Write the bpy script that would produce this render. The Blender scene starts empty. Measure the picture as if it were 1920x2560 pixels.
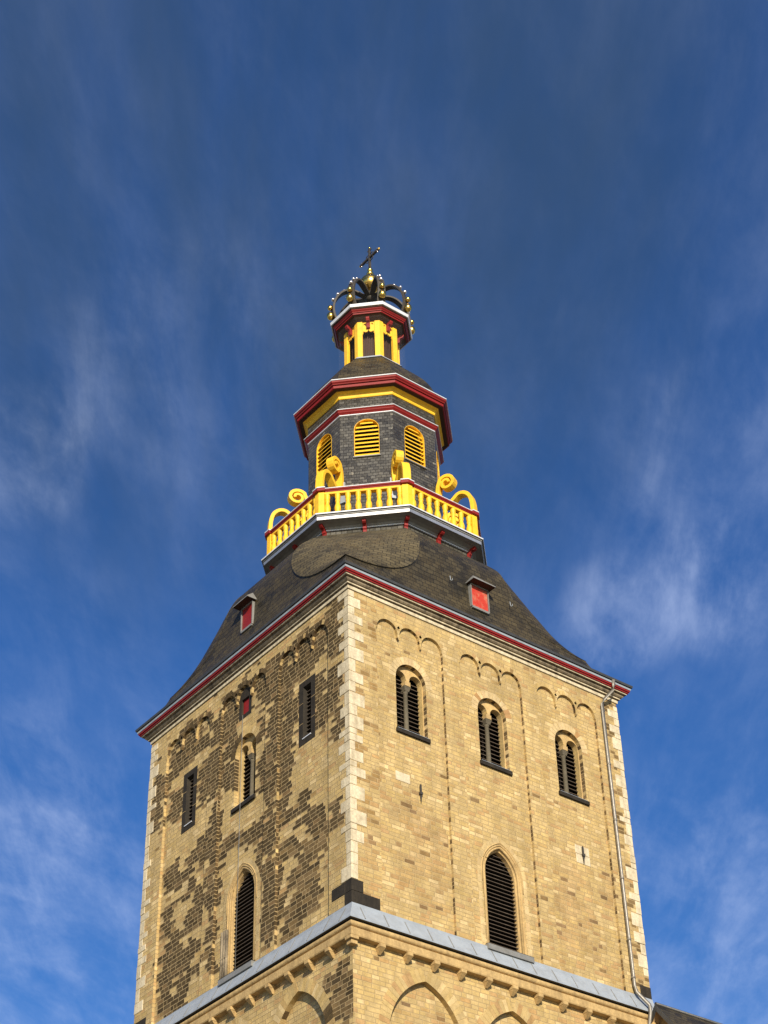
import bpy, bmesh, math, random
from math import sin, cos, tan, pi, sqrt, radians
from mathutils import Vector, Matrix, noise

random.seed(7)
scene = bpy.context.scene

# ---------------------------------------------------------------- camera
CAM_YAW, CAM_PITCH, CAM_ROLL = 0.89554, 0.67099, -0.02880
cam_data = bpy.data.cameras.new("camera")
cam = bpy.data.objects.new("camera", cam_data)
scene.collection.objects.link(cam)
scene.camera = cam
cam_data.sensor_fit = 'VERTICAL'
cam_data.sensor_height = 24.0
cam_data.sensor_width = 18.0
cam_data.lens = 24.0 * 4560.04 / 2560.0
cam_data.clip_start = 0.1
cam_data.clip_end = 5000
_d = Vector((cos(CAM_YAW)*cos(CAM_PITCH), sin(CAM_YAW)*cos(CAM_PITCH), sin(CAM_PITCH)))
_r = Vector((sin(CAM_YAW), -cos(CAM_YAW), 0))
_u = _r.cross(_d)
_c, _s = cos(CAM_ROLL), sin(CAM_ROLL)
_R, _U = _r*_c + _u*_s, _u*_c - _r*_s
_m = Matrix((_R, _U, -_d)).transposed().to_4x4()
_m.translation = Vector((-32.2184, -40.6897, 1.6))
cam.matrix_world = _m

# ---------------------------------------------------------------- sun, sky, exposure
SUN_AZ_FROM_SOUTH = radians(30)      # from -y towards -x
SUN_EL = radians(23)
sun_dir = Vector((-sin(SUN_AZ_FROM_SOUTH)*cos(SUN_EL), -cos(SUN_AZ_FROM_SOUTH)*cos(SUN_EL), sin(SUN_EL)))
sd = bpy.data.lights.new("sun", 'SUN')
sd.energy = 5.0
sd.angle = radians(0.5)
sd.color = (1.0, 0.90, 0.74)
so = bpy.data.objects.new("sun", sd)
scene.collection.objects.link(so)
so.rotation_euler = sun_dir.to_track_quat('Z', 'Y').to_euler()
so.location = (-60, -120, 80)

scene.view_settings.view_transform = 'Standard'
scene.view_settings.look = 'None'
scene.view_settings.exposure = 0.36
scene.view_settings.gamma = 1.0

world = bpy.data.worlds.new("World")
scene.world = world
world.use_nodes = True
wn, wl = world.node_tree.nodes, world.node_tree.links
wn.clear()
def W(t, **k):
    n = wn.new(t)
    for a, v in k.items(): setattr(n, a, v)
    return n
w_out = W('ShaderNodeOutputWorld'); w_bg = W('ShaderNodeBackground')
w_bg.inputs['Strength'].default_value = 0.104
sky = W('ShaderNodeTexSky', sky_type='NISHITA', sun_disc=False)
sky.sun_elevation = SUN_EL
sky.sun_rotation = math.atan2(sun_dir.x, sun_dir.y) % (2*pi)
sky.air_density = 1.0; sky.dust_density = 0.4; sky.ozone_density = 3.0
hs = W('ShaderNodeHueSaturation')
hs.inputs['Saturation'].default_value = 1.30
hs.inputs['Hue'].default_value = 0.514
hs.inputs['Value'].default_value = 1.0
wl.new(sky.outputs[0], hs.inputs['Color'])
tc = W('ShaderNodeTexCoord')
sx = W('ShaderNodeSeparateXYZ'); wl.new(tc.outputs['Generated'], sx.inputs[0])
def wmath(op, a, b=None, c=None, clamp=False):
    n = W('ShaderNodeMath', operation=op, use_clamp=clamp)
    for i, v in enumerate((a, b, c)):
        if v is None: continue
        if isinstance(v, (int, float)): n.inputs[i].default_value = v
        else: wl.new(v, n.inputs[i])
    return n.outputs[0]
# clouds lie on a high flat sheet: direction / height
zc = wmath('MAXIMUM', sx.outputs['Z'], 0.05)
cx = wmath('DIVIDE', sx.outputs['X'], zc); cy = wmath('DIVIDE', sx.outputs['Y'], zc)
cmb = W('ShaderNodeCombineXYZ'); wl.new(cx, cmb.inputs[0]); wl.new(cy, cmb.inputs[1])
def cloud(rot, scale, nscale, detail, rough, dist, lo, hi, seed):
    mp = W('ShaderNodeMapping', vector_type='TEXTURE'); mp.inputs['Rotation'].default_value = (0, 0, rot)
    mp.inputs['Scale'].default_value = scale; mp.inputs['Location'].default_value = (seed, seed*1.7, 0)
    wl.new(cmb.outputs[0], mp.inputs['Vector'])
    nz = W('ShaderNodeTexNoise'); nz.inputs['Scale'].default_value = nscale
    nz.inputs['Detail'].default_value = detail; nz.inputs['Roughness'].default_value = rough
    nz.inputs['Distortion'].default_value = dist
    wl.new(mp.outputs[0], nz.inputs['Vector'])
    mr = W('ShaderNodeMapRange', interpolation_type='SMOOTHSTEP')
    mr.inputs['From Min'].default_value = lo; mr.inputs['From Max'].default_value = hi
    wl.new(nz.outputs['Fac'], mr.inputs['Value'])
    return mr.outputs[0]
def puff(dirv, size_deg, lo=0.0):
    # soft patch of sky around one direction
    vm = W('ShaderNodeVectorMath', operation='DOT_PRODUCT')
    wl.new(tc.outputs['Generated'], vm.inputs[0]); vm.inputs[1].default_value = dirv
    mr = W('ShaderNodeMapRange', interpolation_type='SMOOTHSTEP')
    mr.inputs['From Min'].default_value = cos(radians(size_deg)); mr.inputs['From Max'].default_value = cos(radians(lo))
    wl.new(vm.outputs['Value'], mr.inputs['Value'])
    return mr.outputs[0]
#CLOUDS#
cl_veil = cloud(radians(54), (4.2, 1.0, 1), 3.2, 7, 0.62, 0.3, 0.24, 0.74, 3.1)
cl_wisp = cloud(radians(32), (2.0, 1.0, 1), 7.0, 10, 0.64, 0.2, 0.36, 0.72, 11.7)
cl_fine = cloud(radians(52), (3.4, 1.0, 1), 15.0, 9, 0.62, 0.25, 0.32, 0.72, 21.3)
def wsum(*a):
    r = a[0]
    for b in a[1:]: r = wmath('ADD', r, b)
    return r
patches = wsum(
    wmath('MULTIPLY', puff((0.317, 0.700, 0.640), 2.6), 1.3),
    wmath('MULTIPLY', puff((0.323, 0.669, 0.669), 3.2), 0.45),
    wmath('MULTIPLY', puff((0.368, 0.630, 0.684), 5.0), 0.50),
    wmath('MULTIPLY', puff((0.408, 0.809, 0.424), 6.0), 0.7),
    wmath('MULTIPLY', puff((0.379, 0.787, 0.487), 4.0), 0.5),
    wmath('MULTIPLY', puff((0.606, 0.556, 0.569), 2.2), 1.05),
    wmath('MULTIPLY', puff((0.639, 0.513, 0.573), 2.6), 1.05),
    wmath('MULTIPLY', puff((0.612, 0.510, 0.604), 3.0), 0.5),
    wmath('MULTIPLY', puff((0.605, 0.481, 0.634), 4.0), 0.55),
    wmath('MULTIPLY', puff((0.689, 0.587, 0.425), 5.5), 0.75))
cl_mix = wmath('ADD', wmath('MULTIPLY', cl_wisp, 0.62), wmath('MULTIPLY', cl_fine, 0.38))
mask = wmath('MULTIPLY', wmath('MULTIPLY', cl_mix, wmath('ADD', wmath('MULTIPLY', cl_fine, 0.5), 0.6)), wmath('ADD', patches, 0.36))
mask = wmath('MULTIPLY', mask, 0.30, clamp=True)
mixc = W('ShaderNodeMixRGB'); mixc.inputs['Color2'].default_value = (5.0, 5.9, 8.2, 1)
wl.new(mask, mixc.inputs['Fac']); wl.new(hs.outputs[0], mixc.inputs['Color1'])
veil = wmath('MULTIPLY', cl_veil, wmath('MULTIPLY', puff((0.36, 0.52, 0.775), 20, 2), 0.85), clamp=True)
mixv = W('ShaderNodeMixRGB'); mixv.inputs['Color2'].default_value = (0.33, 0.62, 1.16, 1)
wl.new(veil, mixv.inputs['Fac']); wl.new(mixc.outputs[0], mixv.inputs['Color1'])
wl.new(mixv.outputs[0], w_bg.inputs['Color'])
wl.new(w_bg.outputs[0], w_out.inputs['Surface'])

# ---------------------------------------------------------------- materials
MATS = {}
class NT:
    def __init__(self, name):
        self.m = bpy.data.materials.new(name); self.m.use_nodes = True
        self.nt = self.m.node_tree; self.b = self.nt.nodes['Principled BSDF']; MATS[name] = self.m
    def n(self, t, **k):
        x = self.nt.nodes.new(t)
        for a, v in k.items(): setattr(x, a, v)
        return x
    def l(self, a, b): self.nt.links.new(a, b)
    def setv(self, sock, v):
        if isinstance(v, (int, float, tuple)): sock.default_value = v
        else: self.l(v, sock)
    def math(self, op, a, b=None, c=None, clamp=False):
        x = self.n('ShaderNodeMath', operation=op, use_clamp=clamp)
        for i, v in enumerate((a, b, c)):
            if v is not None: self.setv(x.inputs[i], v)
        return x.outputs[0]
    def noise(self, vec, scale, detail=4, rough=0.55, dist=0):
        x = self.n('ShaderNodeTexNoise'); self.l(vec, x.inputs['Vector'])
        x.inputs['Scale'].default_value = scale; x.inputs['Detail'].default_value = detail
        x.inputs['Roughness'].default_value = rough; x.inputs['Distortion'].default_value = dist
        return x.outputs['Fac']
    def rng(self, v, a, b, c, d):
        x = self.n('ShaderNodeMapRange'); self.l(v, x.inputs['Value'])
        for k, q in zip(('From Min', 'From Max', 'To Min', 'To Max'), (a, b, c, d)): x.inputs[k].default_value = q
        return x.outputs[0]
    def mix(self, f, a, b, mode='MIX'):
        x = self.n('ShaderNodeMixRGB', blend_type=mode)
        self.setv(x.inputs[0], f); self.setv(x.inputs[1], a); self.setv(x.inputs[2], b)
        return x.outputs[0]
    def bump(self, h, strength, dist=0.02):
        x = self.n('ShaderNodeBump'); x.inputs['Strength'].default_value = strength
        x.inputs['Distance'].default_value = dist
        self.l(h, x.inputs['Height']); self.l(x.outputs[0], self.b.inputs['Normal'])
    def obj(self):
        return self.n('ShaderNodeTexCoord').outputs['Object']

def c3(r, g, b): return (r, g, b, 1.0)

def m_masonry():
    t = NT('masonry')
    at = t.n('ShaderNodeVertexColor', layer_name='stone')
    ja = t.n('ShaderNodeUVMap', uv_map='joint_a'); jb = t.n('ShaderNodeUVMap', uv_map='joint_b')
    sa = t.n('ShaderNodeSeparateXYZ'); t.l(ja.outputs[0], sa.inputs[0])
    sb = t.n('ShaderNodeSeparateXYZ'); t.l(jb.outputs[0], sb.inputs[0])
    d = t.math('MINIMUM', t.math('MINIMUM', sa.outputs[0], sa.outputs[1]), t.math('MINIMUM', sb.outputs[0], sb.outputs[1]))
    o = t.obj()
    wob = t.noise(o, 9, 3)
    d2 = t.math('ADD', d, t.math('MULTIPLY', t.math('SUBTRACT', wob, 0.5), 0.02))
    stone = t.rng(d2, 0.006, 0.015, 0, 1)
    n1 = t.noise(o, 5.5, 6, 0.65); n2 = t.noise(o, 26, 5, 0.7); n3 = t.noise(o, 0.9, 4, 0.6)
    v = t.math('MULTIPLY', t.rng(n1, 0.25, 0.75, 0.80, 1.18), t.rng(n2, 0.25, 0.75, 0.84, 1.14))
    v = t.math('MULTIPLY', v, t.rng(n3, 0.3, 0.7, 0.80, 1.10))
    mp = t.n('ShaderNodeMapping'); mp.inputs['Scale'].default_value = (3.2, 3.2, 0.22); t.l(o, mp.inputs[0])
    v = t.math('MULTIPLY', v, t.rng(t.noise(mp.outputs[0], 1.0, 5, 0.6), 0.35, 0.65, 0.84, 1.08))
    col = t.mix(1.0, at.outputs['Color'], v, 'MULTIPLY')
    pits = t.rng(t.noise(o, 38, 3, 0.6), 0.63, 0.70, 0, 0.55)
    col = t.mix(pits, col, t.mix(1.0, col, c3(0.38, 0.34, 0.30), 'MULTIPLY'))
    mort = t.mix(t.noise(o, 2.2, 4), c3(0.31, 0.22, 0.10), c3(0.46, 0.34, 0.175))
    col = t.mix(stone, mort, col)
    t.l(col, t.b.inputs['Base Color'])
    t.b.inputs['Roughness'].default_value = 0.92
    t.b.inputs['Specular IOR Level'].default_value = 0.15
    h = t.math('ADD', t.math('MULTIPLY', stone, 0.5), t.math('MULTIPLY', t.math('ADD', n1, n2), 0.5))
    t.bump(h, 0.7, 0.03)
m_masonry()

def m_cutstone(name, base, dirt, amt=0.5, rough=0.9):
    t = NT(name); o = t.obj()
    n1 = t.noise(o, 2.0, 7, 0.68, 0.4); n2 = t.noise(o, 14, 5, 0.65)
    mp = t.n('ShaderNodeMapping'); mp.inputs['Scale'].default_value = (5, 5, 0.7); t.l(o, mp.inputs[0])
    st = t.noise(mp.outputs[0], 1.3, 5, 0.65)
    f = t.math('MULTIPLY', t.rng(t.math('ADD', n1, st), 0.85, 1.25, 0, 1), amt)
    col = t.mix(f, base, dirt)
    col = t.mix(1.0, col, t.rng(n2, 0.25, 0.75, 0.78, 1.16), 'MULTIPLY')
    t.l(col, t.b.inputs['Base Color']); t.b.inputs['Roughness'].default_value = rough
    t.b.inputs['Specular IOR Level'].default_value = 0.2
    t.bump(t.math('ADD', n1, n2), 0.45, 0.02)
m_cutstone('pale_stone', c3(0.63, 0.54, 0.37), c3(0.32, 0.26, 0.16), 0.75)
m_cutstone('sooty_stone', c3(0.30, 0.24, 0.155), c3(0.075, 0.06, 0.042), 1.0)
m_cutstone('column_stone', c3(0.13, 0.11, 0.075), c3(0.07, 0.06, 0.04), 0.6)
m_cutstone('course_stone', c3(0.50, 0.345, 0.15), c3(0.20, 0.13, 0.06), 0.55)
m_cutstone('basalt', c3(0.022, 0.018, 0.013), c3(0.05, 0.04, 0.027), 0.6, 0.8)
m_cutstone('dark_slot', c3(0.012, 0.009, 0.007), c3(0.02, 0.015, 0.01), 0.5)

def m_slate(name, dark, light, lichen, lich_amt, rowh, roww, rough, glint=0.06):
    t = NT(name)
    uv = t.n('ShaderNodeUVMap', uv_map='UVMap').outputs[0]; o = t.obj()
    wp = t.n('ShaderNodeTexNoise'); wp.inputs['Scale'].default_value = 1.7; wp.inputs['Detail'].default_value = 3
    t.l(o, wp.inputs['Vector'])
    vm = t.n('ShaderNodeVectorMath', operation='MULTIPLY_ADD')
    t.l(wp.outputs['Color'], vm.inputs[0]); vm.inputs[1].default_value = (0.09, 0.09, 0); t.l(uv, vm.inputs[2])
    br = t.n('ShaderNodeTexBrick'); t.l(vm.outputs[0], br.inputs['Vector'])
    br.offset = 0.5; br.inputs['Scale'].default_value = 1.0
    br.inputs['Brick Width'].default_value = roww; br.inputs['Row Height'].default_value = rowh
    br.inputs['Mortar Size'].default_value = 0.010; br.inputs['Mortar Smooth'].default_value = 0.3
    br.inputs['Bias'].default_value = -0.1
    br.inputs['Color1'].default_value = c3(0, 0, 0); br.inputs['Color2'].default_value = c3(1, 1, 1)
    br.inputs['Mortar'].default_value = c3(0.2, 0.2, 0.2)
    rnd = br.outputs['Color']
    col = t.mix(rnd, dark, light)
    n1 = t.noise(o, 1.1, 6, 0.62, 0.3); n2 = t.noise(o, 11, 5, 0.7); n3 = t.noise(o, 30, 4, 0.6)
    f = t.math('MULTIPLY', t.rng(t.math('ADD', t.math('MULTIPLY', n1, 0.7), t.math('MULTIPLY', n2, 0.3)), 0.42, 0.60, 0, 1), lich_amt)
    col = t.mix(f, col, lichen)
    col = t.mix(1.0, col, t.rng(n3, 0.25, 0.75, 0.7, 1.3), 'MULTIPLY')
    g = t.math('MULTIPLY', t.math('GREATER_THAN', rnd, 1.0 - glint), t.rng(n2, 0.5, 0.65, 0, 0.8))  # glints on sparse slates: a pale highlight painted into the colour
    col = t.mix(g, col, c3(0.30, 0.27, 0.20))
    col = t.mix(t.math('MULTIPLY', br.outputs['Fac'], 0.9), col, c3(0.014, 0.012, 0.009))
    t.l(col, t.b.inputs['Base Color'])
    t.l(t.rng(rnd, 0, 1, rough - 0.08, rough + 0.16), t.b.inputs['Roughness'])
    t.b.inputs['Specular IOR Level'].default_value = 0.45 if name == 'wall_slate' else 0.25
    # every slate lies at its own slight tilt: saw-tooth up the course plus a random lift
    sp = t.n('ShaderNodeSeparateXYZ'); t.l(vm.outputs[0], sp.inputs[0])
    saw = t.math('FRACT', t.math('DIVIDE', sp.outputs[1], rowh))
    h = t.math('ADD', t.math('MULTIPLY', t.math('SUBTRACT', 1.0, saw), 0.55), t.math('MULTIPLY', rnd, 0.35))
    h = t.math('ADD', h, t.math('MULTIPLY', n2, 0.55))
    h = t.math('SUBTRACT', h, t.math('MULTIPLY', br.outputs['Fac'], 0.35))
    t.bump(h, 0.75, 0.03)
m_slate('roof_slate', c3(0.017, 0.0145, 0.009), c3(0.052, 0.043, 0.026), c3(0.090, 0.067, 0.030), 0.55, 0.17, 0.25, 0.52, 0.08)
m_slate('mossy_slate', c3(0.036, 0.030, 0.018), c3(0.095, 0.077, 0.044), c3(0.135, 0.104, 0.050), 0.60, 0.17, 0.26, 0.62, 0.07)
m_slate('wall_slate', c3(0.028, 0.026, 0.021), c3(0.082, 0.076, 0.062), c3(0.13, 0.118, 0.088), 0.45, 0.13, 0.19, 0.34, 0.14)

def m_paint(name, base, stain, amt, rough=0.5, bumpy=0.15):
    t = NT(name); o = t.obj()
    n1 = t.noise(o, 3.0, 6, 0.65, 0.3); n2 = t.noise(o, 18, 4, 0.6)
    f = t.math('MULTIPLY', t.rng(n1, 0.48, 0.70, 0, 1), amt)
    col = t.mix(f, base, stain)
    col = t.mix(1.0, col, t.rng(n2, 0.25, 0.75, 0.88, 1.10), 'MULTIPLY')
    t.l(col, t.b.inputs['Base Color']); t.b.inputs['Roughness'].default_value = rough
    t.b.inputs['Specular IOR Level'].default_value = 0.3
    t.bump(n2, bumpy, 0.01)
m_paint('yellow_paint', c3(0.84, 0.485, 0.026), c3(0.62, 0.33, 0.025), 0.6)
m_paint('red_paint', c3(0.225, 0.014, 0.011), c3(0.15, 0.010, 0.008), 0.5)
m_paint('faded_red', c3(0.44, 0.036, 0.020), c3(0.46, 0.22, 0.13), 0.75, 0.7)
m_paint('brown_boards', c3(0.055, 0.026, 0.014), c3(0.03, 0.015, 0.009), 0.6, 0.7)
m_paint('louvre_wood', c3(0.075, 0.055, 0.037), c3(0.13, 0.10, 0.07), 0.7, 0.75, 0.4)
m_paint('cream_board', c3(0.50, 0.36, 0.20), c3(0.26, 0.18, 0.10), 0.6, 0.7)

def m_metal(name, base, stain, amt, metal, rough, sc=3.0):
    t = NT(name); o = t.obj()
    n1 = t.noise(o, sc, 6, 0.65, 0.4); n2 = t.noise(o, 20, 4, 0.6)
    f = t.math('MULTIPLY', t.rng(n1, 0.40, 0.68, 0, 1), amt)
    t.l(t.mix(f, base, stain), t.b.inputs['Base Color'])
    t.b.inputs['Metallic'].default_value = metal
    t.l(t.rng(n2, 0.3, 0.7, rough - 0.06, rough + 0.08), t.b.inputs['Roughness'])
    t.bump(n1, 0.30, 0.03)
m_metal('pipe_metal', c3(0.22, 0.20, 0.165), c3(0.15, 0.135, 0.11), 0.6, 0.3, 0.42)
m_metal('zinc', c3(0.335, 0.37, 0.40), c3(0.25, 0.27, 0.285), 0.7, 0.1, 0.5)
m_metal('sheet_zinc', c3(0.62, 0.60, 0.56), c3(0.48, 0.46, 0.42), 0.6, 0.85, 0.42)
m_metal('lead', c3(0.24, 0.235, 0.215), c3(0.15, 0.145, 0.125), 0.7, 0.15, 0.5)
m_metal('white_metal', c3(0.68, 0.69, 0.70), c3(0.50, 0.50, 0.48), 0.5, 0.1, 0.4)
m_metal('gold', c3(0.80, 0.52, 0.13), c3(0.62, 0.36, 0.07), 0.5, 1.0, 0.24)
m_metal('pearl_metal', c3(0.72, 0.68, 0.66), c3(0.58, 0.48, 0.44), 0.4, 0.9, 0.22)
m_metal('iron', c3(0.050, 0.043, 0.033), c3(0.075, 0.062, 0.045), 0.6, 0.2, 0.55)
m_metal('dark_sheet', c3(0.06, 0.06, 0.058), c3(0.035, 0.034, 0.032), 0.6, 0.2, 0.5)

def m_net():
    t = NT('netting'); nt = t.nt
    tr = t.n('ShaderNodeBsdfTransparent'); df = t.n('ShaderNodeBsdfDiffuse'); df.inputs[0].default_value = c3(0.6, 0.6, 0.62)
    mx = t.n('ShaderNodeMixShader'); mx.inputs[0].default_value = 0.015
    t.l(tr.outputs[0], mx.inputs[1]); t.l(df.outputs[0], mx.inputs[2])
    t.l(mx.outputs[0], nt.nodes['Material Output'].inputs['Surface'])
m_net()

def m_ground():
    t = NT('paving'); o = t.obj()
    br = t.n('ShaderNodeTexBrick'); t.l(o, br.inputs['Vector']); br.inputs['Scale'].default_value = 1
    br.inputs['Brick Width'].default_value = 0.3; br.inputs['Row Height'].default_value = 0.2
    br.inputs['Color1'].default_value = c3(0.16, 0.15, 0.13); br.inputs['Color2'].default_value = c3(0.24, 0.22, 0.19)
    br.inputs['Mortar'].default_value = c3(0.09, 0.085, 0.075)
    t.l(t.mix(1.0, br.outputs['Color'], t.rng(t.noise(o, 0.6, 5), 0.3, 0.7, 0.8, 1.2), 'MULTIPLY'), t.b.inputs['Base Color'])
    t.b.inputs['Roughness'].default_value = 0.85
m_ground()

# ---------------------------------------------------------------- mesh builder
Zv = Vector((0, 0, 1))
class MB:
    """collects polygons for ONE mesh object"""
    def __init__(s): s.v = []; s.f = []
    def face(s, pts, mat, uv=None, col=None, ja=None, jb=None, smooth=False):
        i = len(s.v); s.v.extend(Vector(p) for p in pts)
        s.f.append((list(range(i, i+len(pts))), mat, uv, col, ja, jb, smooth))
    def build(s, name, parent=None, label=None, weld=True, smooth_angle=None, color=False, bevel=0):
        mats = []
        for f in s.f:
            if f[1] not in mats: mats.append(f[1])
        me = bpy.data.meshes.new(name)
        me.from_pydata([tuple(v) for v in s.v], [], [f[0] for f in s.f])
        for m in mats: me.materials.append(MATS[m])
        uvl = me.uv_layers.new(name='UVMap')
        la = me.uv_layers.new(name='joint_a') if color else None
        lb = me.uv_layers.new(name='joint_b') if color else None
        ca = me.color_attributes.new(name='stone', type='FLOAT_COLOR', domain='CORNER') if color else None
        for poly, f in zip(me.polygons, s.f):
            poly.material_index = mats.index(f[1]); poly.use_smooth = f[6]
            uv = f[2]
            if uv is None:
                n = poly.normal
                t = Zv.cross(n)
                t = t.normalized() if t.length > 0.02 else Vector((1, 0, 0))
                b = n.cross(t)
                uv = [(s.v[i].dot(t), s.v[i].dot(b)) for i in f[0]]
            for k, li in enumerate(poly.loop_indices):
                uvl.data[li].uv = uv[k]
                if color:
                    la.data[li].uv = f[4][k] if f[4] else (1, 1)
                    lb.data[li].uv = f[5][k] if f[5] else (1, 1)
                    q = f[3] or (0.45, 0.31, 0.13)
                    ca.data[li].color = (q[0], q[1], q[2], 1)
        if weld or smooth_angle is not None:
            bm = bmesh.new(); bm.from_mesh(me)
            bmesh.ops.remove_doubles(bm, verts=bm.verts, dist=1e-5)
            bm.to_mesh(me); bm.free()
        if smooth_angle is not None:
            me.polygons.foreach_set('use_smooth', [True]*len(me.polygons))
            me.set_sharp_from_angle(angle=radians(smooth_angle))
        o = bpy.data.objects.new(name, me); scene.collection.objects.link(o)
        if parent is not None: o.parent = parent
        if label: o['label'] = label
        if bevel:
            bv = o.modifiers.new('bevel', 'BEVEL'); bv.width = bevel; bv.segments = 2; bv.limit_method = 'ANGLE'
        return o

def dup(o, parent, rotz=None, loc=None):
    c = o.copy(); scene.collection.objects.link(c); c.parent = parent
    if rotz is not None: c.rotation_euler = (0, 0, rotz)
    if loc is not None: c.location = loc
    for ch in list(o.children): dup(ch, c)
    return c

class Frame:
    """a vertical plane: u along it, depth measured inwards from distance a"""
    def __init__(s, U, N, a): s.U = Vector(U); s.N = Vector(N); s.a = a
    def __call__(s, u, z, d=0.0): return s.U*u + s.N*(s.a - d) + Zv*z
def oframe(az_deg, r):
    a = radians(az_deg); return Frame((-sin(a), cos(a), 0), (cos(a), sin(a), 0), r)

def fill2d(outer, holes):
    bm = bmesh.new(); edges = []
    for loop in [outer] + list(holes):
        vs = [bm.verts.new((p[0], p[1], 0)) for p in loop]
        for i in range(len(vs)): edges.append(bm.edges.new((vs[i], vs[(i+1) % len(vs)])))
    bmesh.ops.triangle_fill(bm, use_beauty=True, use_dissolve=False, edges=edges, normal=(0, 0, 1))
    out = [[(v.co.x, v.co.y) for v in f.verts] for f in bm.faces]
    bm.free(); return out

def box(mb, F, u0, u1, z0, z1, d0, d1, mat, col=None):
    """box in frame coordinates (d0 outer depth, d1 inner depth)"""
    P = lambda u, z, d: F(u, z, d)
    q = [P(u0,z0,d0),P(u1,z0,d0),P(u1,z1,d0),P(u0,z1,d0),P(u0,z0,d1),P(u1,z0,d1),P(u1,z1,d1),P(u0,z1,d1)]
    for idx in ((0,1,2,3),(5,4,7,6),(4,0,3,7),(1,5,6,2),(3,2,6,7),(4,5,1,0)):
        mb.face([q[i] for i in idx], mat, col=col)
def prism(mb, F, poly, d0, d1, mat, holes=(), col=None, back=False, side_mat=None):
    for tri in fill2d(poly, holes):
        mb.face([F(u, z, d0) for u, z in tri], mat, col=col)
        if back: mb.face([F(u, z, d1) for u, z in reversed(tri)], mat, col=col)
    for loop in [poly] + list(holes):
        for i in range(len(loop)):
            a, b = loop[i], loop[(i+1) % len(loop)]
            mb.face([F(*a, d0), F(*b, d0), F(*b, d1), F(*a, d1)], side_mat or mat, col=col)
def arc(cx, cz, r, a0, a1, n):
    return [(cx + r*cos(a0 + (a1-a0)*i/n), cz + r*sin(a0 + (a1-a0)*i/n)) for i in range(n+1)]
def round_arch(uc, hw, z0, zs, n=16):
    return [(uc-hw, z0), (uc+hw, z0)] + arc(uc, zs, hw, 0, pi, n)
def pointed_curve(uc, hw, zs, za, n=10):
    """right spring -> apex -> left spring"""
    h = za - zs; R = (hw*hw + h*h)/(2*hw); out = []
    tmax = math.asin(min(1, h/R))
    for i in range(n+1):
        t = tmax*i/n; out.append((uc + hw - R + R*cos(t), zs + R*sin(t)))
    return out + [(2*uc - p[0], p[1]) for p in reversed(out[:-1])]
def pointed_arch(uc, hw, z0, zs, za, n=10):
    return [(uc-hw, z0), (uc+hw, z0)] + pointed_curve(uc, hw, zs, za, n)
def halfwidth(hw, zs, za, z):
    if z <= zs: return hw
    h = za - zs; R = (hw*hw + h*h)/(2*hw)
    return max(0.0, hw - R + sqrt(max(0, R*R - (z-zs)**2)))

def octv(r, k):
    a = radians(22.5 + 45*k); R = r/cos(pi/8); return (R*cos(a), R*sin(a))
def octloft(mb, prof, smooth=False):
    """prof: (apothem, z, material of the band that ends here)"""
    for (r0, z0, _), (r1, z1, m) in zip(prof, prof[1:]):
        for k in range(8):
            a, b = octv(r0, k), octv(r0, k+1); c, d = octv(r1, k+1), octv(r1, k)
            mb.face([(*a, z0), (*b, z0), (*c, z1), (*d, z1)], m, smooth=smooth)
def octcap(mb, r, z, mat): mb.face([(*octv(r, k), z) for k in range(8)], mat)
def sqloft(mb, prof):
    for (r0, z0, _), (r1, z1, m) in zip(prof, prof[1:]):
        A = [(-1,-1),(1,-1),(1,1),(-1,1)]
        for k in range(4):
            a, b = A[k], A[(k+1) % 4]
            mb.face([(a[0]*r0, a[1]*r0, z0), (b[0]*r0, b[1]*r0, z0), (b[0]*r1, b[1]*r1, z1), (a[0]*r1, a[1]*r1, z1)], m)
def lathe(mb, c, prof, n, mat, smooth=True):
    for (r0, z0), (r1, z1) in zip(prof, prof[1:]):
        for k in range(n):
            a, b = 2*pi*k/n, 2*pi*(k+1)/n
            p = [(c[0]+r0*cos(a), c[1]+r0*sin(a), c[2]+z0), (c[0]+r0*cos(b), c[1]+r0*sin(b), c[2]+z0),
                 (c[0]+r1*cos(b), c[1]+r1*sin(b), c[2]+z1), (c[0]+r1*cos(a), c[1]+r1*sin(a), c[2]+z1)]
            if r0 < 1e-6: p = [p[0], p[2], p[3]]
            elif r1 < 1e-6: p = p[:3]
            mb.face(p, mat, smooth=smooth)
def ball_prof(r, n=8, sz=1.0): return [(r*sin(pi*i/n), -sz*r*cos(pi*i/n)) for i in range(n+1)]
def tube(mb, pts, r, mat, n=8):
    pts = [Vector(p) for p in pts]; rings = []
    for i, p in enumerate(pts):
        t = (pts[min(i+1, len(pts)-1)] - pts[max(i-1, 0)]).normalized()
        ref = Zv if abs(t.z) < 0.9 else Vector((1, 0, 0))
        x = t.cross(ref).normalized(); y = t.cross(x)
        rings.append([p + (x*cos(2*pi*k/n) + y*sin(2*pi*k/n))*r for k in range(n)])
    for A, B in zip(rings, rings[1:]):
        for k in range(n):
            j = (k+1) % n; mb.face([A[k], A[j], B[j], B[k]], mat, smooth=True)
    mb.face(list(reversed(rings[0])), mat); mb.face(rings[-1], mat)
def radial(az):
    c, s = cos(az), sin(az)
    return lambda r, z, t=0.0: Vector((r*c - t*s, r*s + t*c, z))
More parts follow.
